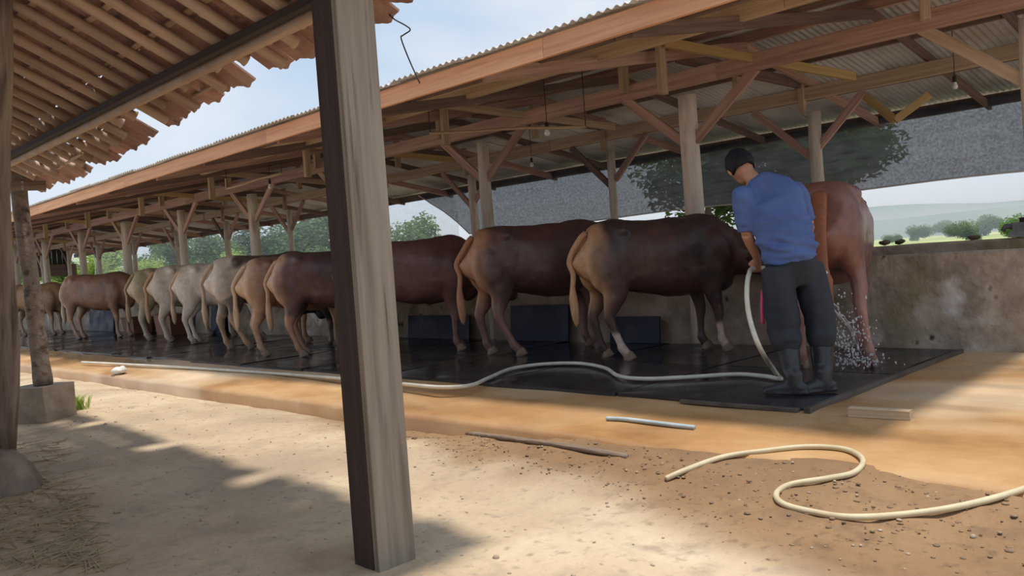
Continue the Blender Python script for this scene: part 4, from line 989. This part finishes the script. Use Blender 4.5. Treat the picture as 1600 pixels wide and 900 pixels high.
# straw litter at the lower left and bits of gravel
rg = random.Random(9); mb = MB()
for q in range(500):
    px = rg.uniform(-40, 170); py = rg.uniform(690, 890)
    if px > 110 - (py - 890) * -.35 + 60: continue
    p = at_z(px, py, GZ); p.z = dirt_z(p.x, p.y) + .008; an = rg.uniform(0, PI); L = rg.uniform(.03, .14); d = Vector((math.cos(an), math.sin(an), rg.uniform(-.05, .1))) * L
    mb.tube([p - d, p + d], .003, 4)
o = put('straw_litter', mb.mesh('straw_litter'), M['straw']); tag(o, 'dry straw litter on the shaded dirt at the lower left', 'straw', None, 'stuff')
mb = MB()
for q in range(900):
    x_ = rg.uniform(-11, 2); y_ = rg.uniform(.8, 3.85); s_ = rg.uniform(.003, .009) * (1.8 if rg.random() < .05 else 1)
    mb.ball((x_, y_, dirt_z(x_, y_) + s_ * .2), s_ * rg.uniform(.8, 1.6), s_, s_ * .7, 6, 4)
o = put('pebbles', mb.mesh('pebbles', True), M['pebble']); tag(o, 'scattered pebbles and clods over the dirt yard', 'pebbles', None, 'stuff')
mb = MB()
for q in range(2600):
    x_ = rg.uniform(-5.5, 2.5); y_ = rg.gauss(3.45, .28)
    if y_ > 3.95 or damp(x_, y_) < .3: continue
    s_ = abs(rg.gauss(0, .0035)) + .002
    mb.ball((x_, y_, dirt_z(x_, y_) + s_ * .2), s_ * rg.uniform(.8, 1.8), s_ * rg.uniform(.8, 1.5), s_ * .6, 6, 4)
me = mb.mesh('mud_crumbs', True)
o = put('mud_crumbs', me, M['mud']); tag(o, 'damp brown mud crumbs along the kerb at the lower right', 'mud', None, 'stuff')
def tuft(x, y, z, n, h, mt, label):
    rg = random.Random(int(x * 100)); mb = MB()
    for q in range(n):
        an = rg.uniform(0, 2 * PI); d = Vector((math.cos(an), math.sin(an), 0)); L = h * rg.uniform(.5, 1); b = Vector((rg.gauss(0, .05), rg.gauss(0, .05), 0))
        p1 = b + d * L * .25 + UP * L * .7; p2 = b + d * L * .6 + UP * L * .9; sd = Vector((-d.y, d.x, 0)) * .006
        mb.add([b - sd, b + sd, p1 + sd, p1 - sd, p2], [(0, 1, 2, 3), (3, 2, 4)])
    o = put('weed_tuft', mb.mesh('weed_tuft'), mt, None, Matrix.Translation((x, y, z))); tag(o, label, 'weed')
p = at_z(122, 640, GZ); tuft(p.x, p.y, GZ - .01, 60, .22, M['leaf_bright'], 'small green weed tuft beside the concrete block')

# ------------------------------------------------------------------ vegetation and far land
def leaf_cloud(seed, n, rx, ry, rz, size, lobes=7):
    rg = random.Random(seed); mb = MB(); C = []
    for _ in range(lobes):
        a = rg.uniform(0, 2 * PI); q = rg.uniform(.2, .65); C.append((Vector((rx * q * math.cos(a), ry * q * math.sin(a), rz * rg.uniform(-.5, .6))), rg.uniform(.35, .6)))
    for _ in range(n):
        c, s = rg.choice(C); v = Vector((rg.gauss(0, 1), rg.gauss(0, 1), rg.gauss(0, 1))).normalized() * (rg.random() ** .4)
        p = c + Vector((v.x * rx, v.y * ry, v.z * rz)) * s
        a = Vector((rg.gauss(0, 1), rg.gauss(0, 1), rg.gauss(0, .5))).normalized() * size * rg.uniform(.6, 1.3); b = a.orthogonal().normalized() * a.length * .4
        mb.add([p - a, p + b, p + a, p - b], [(0, 1, 2, 3)])
    return mb.mesh('crown')
def trunk_mesh(h, r, seed):
    rg = random.Random(seed); mb = MB(); top = Vector((rg.uniform(-.2, .2), 0, h))
    mb.tube(bez([(0, 0, 0), (rg.uniform(-.1, .1), 0, h * .5), top], 4), [r * (1 - .06 * i) for i in range(9)], 8)
    for _ in range(4):
        a = rg.uniform(0, 2 * PI); d = Vector((math.cos(a), math.sin(a), .8)) * h * .45
        mb.tube([top * .9, top * .9 + d * .4, top * .9 + d * .8], [r * .4, r * .25, r * .1], 6)
    return mb.mesh('trunk', True)
CR = [leaf_cloud(1, 7000, 2.0, 2.0, 1.7, .10, 10), leaf_cloud(2, 7000, 2.2, 1.9, 1.5, .10, 10), leaf_cloud(3, 7000, 1.7, 1.7, 2.0, .10, 10)]
TK = [trunk_mesh(2.4, .12, s) for s in range(3)]
CV = {}
def tree(x, y, s, kind, leaf, label, z=-.58, zc=2.6, name='tree', group='trees behind the shed'):
    r = root(name, (x, y, z), label, 'tree' if name == 'tree' else 'shrub', group); r.rotation_euler.z = random.uniform(0, 6); r.scale = (s, s, s)
    key = (kind, leaf)
    if key not in CV:
        me = CR[kind].copy(); me.materials.clear(); me.materials.append(M[leaf]); CV[key] = me
    put('crown', CV[key], None, r, Matrix.Translation((0, 0, zc)), local=True)
    if zc > 1.2: put('trunk', TK[kind], M['bark'], r, Matrix.Diagonal((1, 1, zc / 2.6, 1)), local=True)
def xfor(px, y):
    v = ray(px, 400); return v.x * y / v.y
for (px, y, s, kd, lf, l) in [
    (655, 17.5, .75, 2, 'leaf', 'leafy tree at the slanted end of the shade net'),
    (488, 20, 1.15, 0, 'leaf', 'leafy tree behind the shed, just left of the big squared post'),
    (425, 25, 1.3, 1, 'leaf_dark', 'darker leafy tree above the dark-flanked cow, further back'),
    (335, 21, 1.0, 2, 'leaf', 'leafy tree above the blotched cream cow'),
    (285, 26, 1.4, 0, 'leaf', 'leafy tree above the right white cow'),
    (235, 20, .95, 1, 'leaf', 'leafy tree above the dun cow'),
    (165, 24, 1.5, 2, 'leaf_bright', 'bright green tree behind the back of the ginger-brown cow'),
    (118, 21, 1.0, 0, 'leaf', 'leafy tree above the rump of the ginger-brown cow'),
    (75, 27, 1.4, 1, 'leaf_bright', 'bright leafy tree between the crooked post and the next shed post'),
    (28, 24, 1.2, 0, 'leaf', 'leafy tree at the far left behind the crooked post')]:
    tree(xfor(px, y), y, s, kd, lf, l)
for (px, y, s, kd, lf, l) in [
    (1105, 17, 1.0, 0, 'leaf', 'dark tree seen through the shade net just left of the man\'s head'),
    (1215, 18.5, .9, 2, 'leaf', 'dark tree seen through the shade net right of the man\'s head'),
    (1318, 17.6, .9, 1, 'leaf', 'dark tree seen through the shade net above the reddish cow')]:
    tree(xfor(px, y), y, s, kd, lf, l, zc=3.45 / s)
for (px, y, s, kd, lf, l) in [
    (690, 14.6, .62, 1, 'leaf_bright', 'bright green shrub under the slanted end of the shade net'),
    (512, 16.5, .8, 0, 'leaf', 'green shrub beside the left edge of the big squared post'),
    (372, 16.5, .78, 2, 'leaf_bright', 'yellow-green shrub behind the blotched cream cow'),
    (262, 17.5, .85, 1, 'leaf_bright', 'bright green shrub behind the left white cow'),
    (208, 17, .95, 0, 'leaf_bright', 'bright green shrub behind the dun cow'),
    (140, 18.5, 1.0, 2, 'leaf_bright', 'bright green shrub right of the thin far post'),
    (55, 19, .95, 1, 'leaf_bright', 'bright green shrub low behind the crooked post'),
    (1120, 15.5, .5, 0, 'leaf', 'low green shrub showing under the shade net left of the man')]:
    tree(xfor(px, y), y, s, kd, lf, l, z=-.58, zc=1.75, name='shrub', group='shrubs behind the shed')
# trees on the far fields
for (px, y, s, l) in [(1395, 150, .8, 'distant hazy tree just right of the reddish cow'), (1440, 190, 1.5, 'small distant hazy tree left of the round one'), (1508, 120, 1.25, 'round distant hazy tree above the middle of the fields'), (1545, 200, 2.0, 'distant hazy tree right of the round one'), (1480, 240, 2.0, 'far pale tree between two nearer distant trees'), (1600, 75, 1.1, 'taller dark tree cut by the right edge')]:
    tree(xfor(px, y), y, s, 1, 'leaf', l, z=-.6, zc=1.05, group='distant trees on the fields')
def hill(y, x0, x1, h, sd, label):
    n = 80; vs = []; fs = []
    for i in range(n + 1):
        x = x0 + (x1 - x0) * i / n; t = i / n
        z = h * (.55 + .35 * noise.noise((t * 4 + sd, 0, 0)) + .12 * noise.noise((t * 17, sd, 0)) + .05 * noise.noise((t * 60, sd, 0)))
        vs += [(x, y, -1), (x, y + 20, z), (x, y + 80, -1)]
    for i in range(n):
        a = 3 * i; fs += [(a, a + 3, a + 4, a + 1), (a + 1, a + 4, a + 5, a + 2)]
    o = put('wooded_ridge', MB().add(vs, fs).mesh('wooded_ridge', True), M['hill']); tag(o, label, 'hill')
hill(420, -900, 500, 16, 3, 'near wooded ridge low on the horizon')
hill(760, -1500, 900, 46, 8, 'far pale blue ridge on the horizon')

# ------------------------------------------------------------------ haze over the far fields
hzm = bpy.data.materials.new('haze'); hzm.use_nodes = True; t = hzm.node_tree; t.nodes.clear()
_o = t.nodes.new('ShaderNodeOutputMaterial'); _v = t.nodes.new('ShaderNodeVolumeScatter'); _v.inputs['Color'].default_value = (.80, .90, 1, 1); _v.inputs['Density'].default_value = .0028
t.links.new(_v.outputs[0], _o.inputs['Volume'])
o = put('haze', MB().box(-1400, 900, 90, 880, -.5, 16).mesh('haze'), hzm); tag(o, 'pale haze over the distant fields and ridges', 'haze', None, 'stuff')

# ------------------------------------------------------------------ dark lean-to beyond the far end of the cattle row
def at_x(px, py, x): v = ray(px, py); return EYE + v * (x / v.x)
a = at_x(48, 412, -38); b = at_x(106, 412, -38); zt = at_x(80, 368, -38).z; zm = at_x(80, 414, -38).z; zl = at_x(80, 432, -38).z
r = root('lean_to', (-38, (a.y + b.y) / 2, 0), 'dark boarded lean-to at the far end of the cattle row', 'lean-to')
n_ = 7
for k in range(n_):
    y0 = a.y + (b.y - a.y) * k / n_; y1 = a.y + (b.y - a.y) * (k + 1) / n_
    beam('board', (-38, (y0 + y1) / 2, zm), (-38, (y0 + y1) / 2, zt), y1 - y0 - .01, .03, M['black'], r, up=(1, 0, 0))
beam('rail', (-37.95, a.y - .2, (zm + zl) / 2), (-37.95, b.y + .3, (zm + zl) / 2), .08, zm - zl, M['dark_wood'], r)
for y_ in (a.y, b.y): beam('post', (-37.9, y_, -.5), (-37.9, y_, zt), .12, .12, M['dark_wood'], r, up=(0, 1, 0))
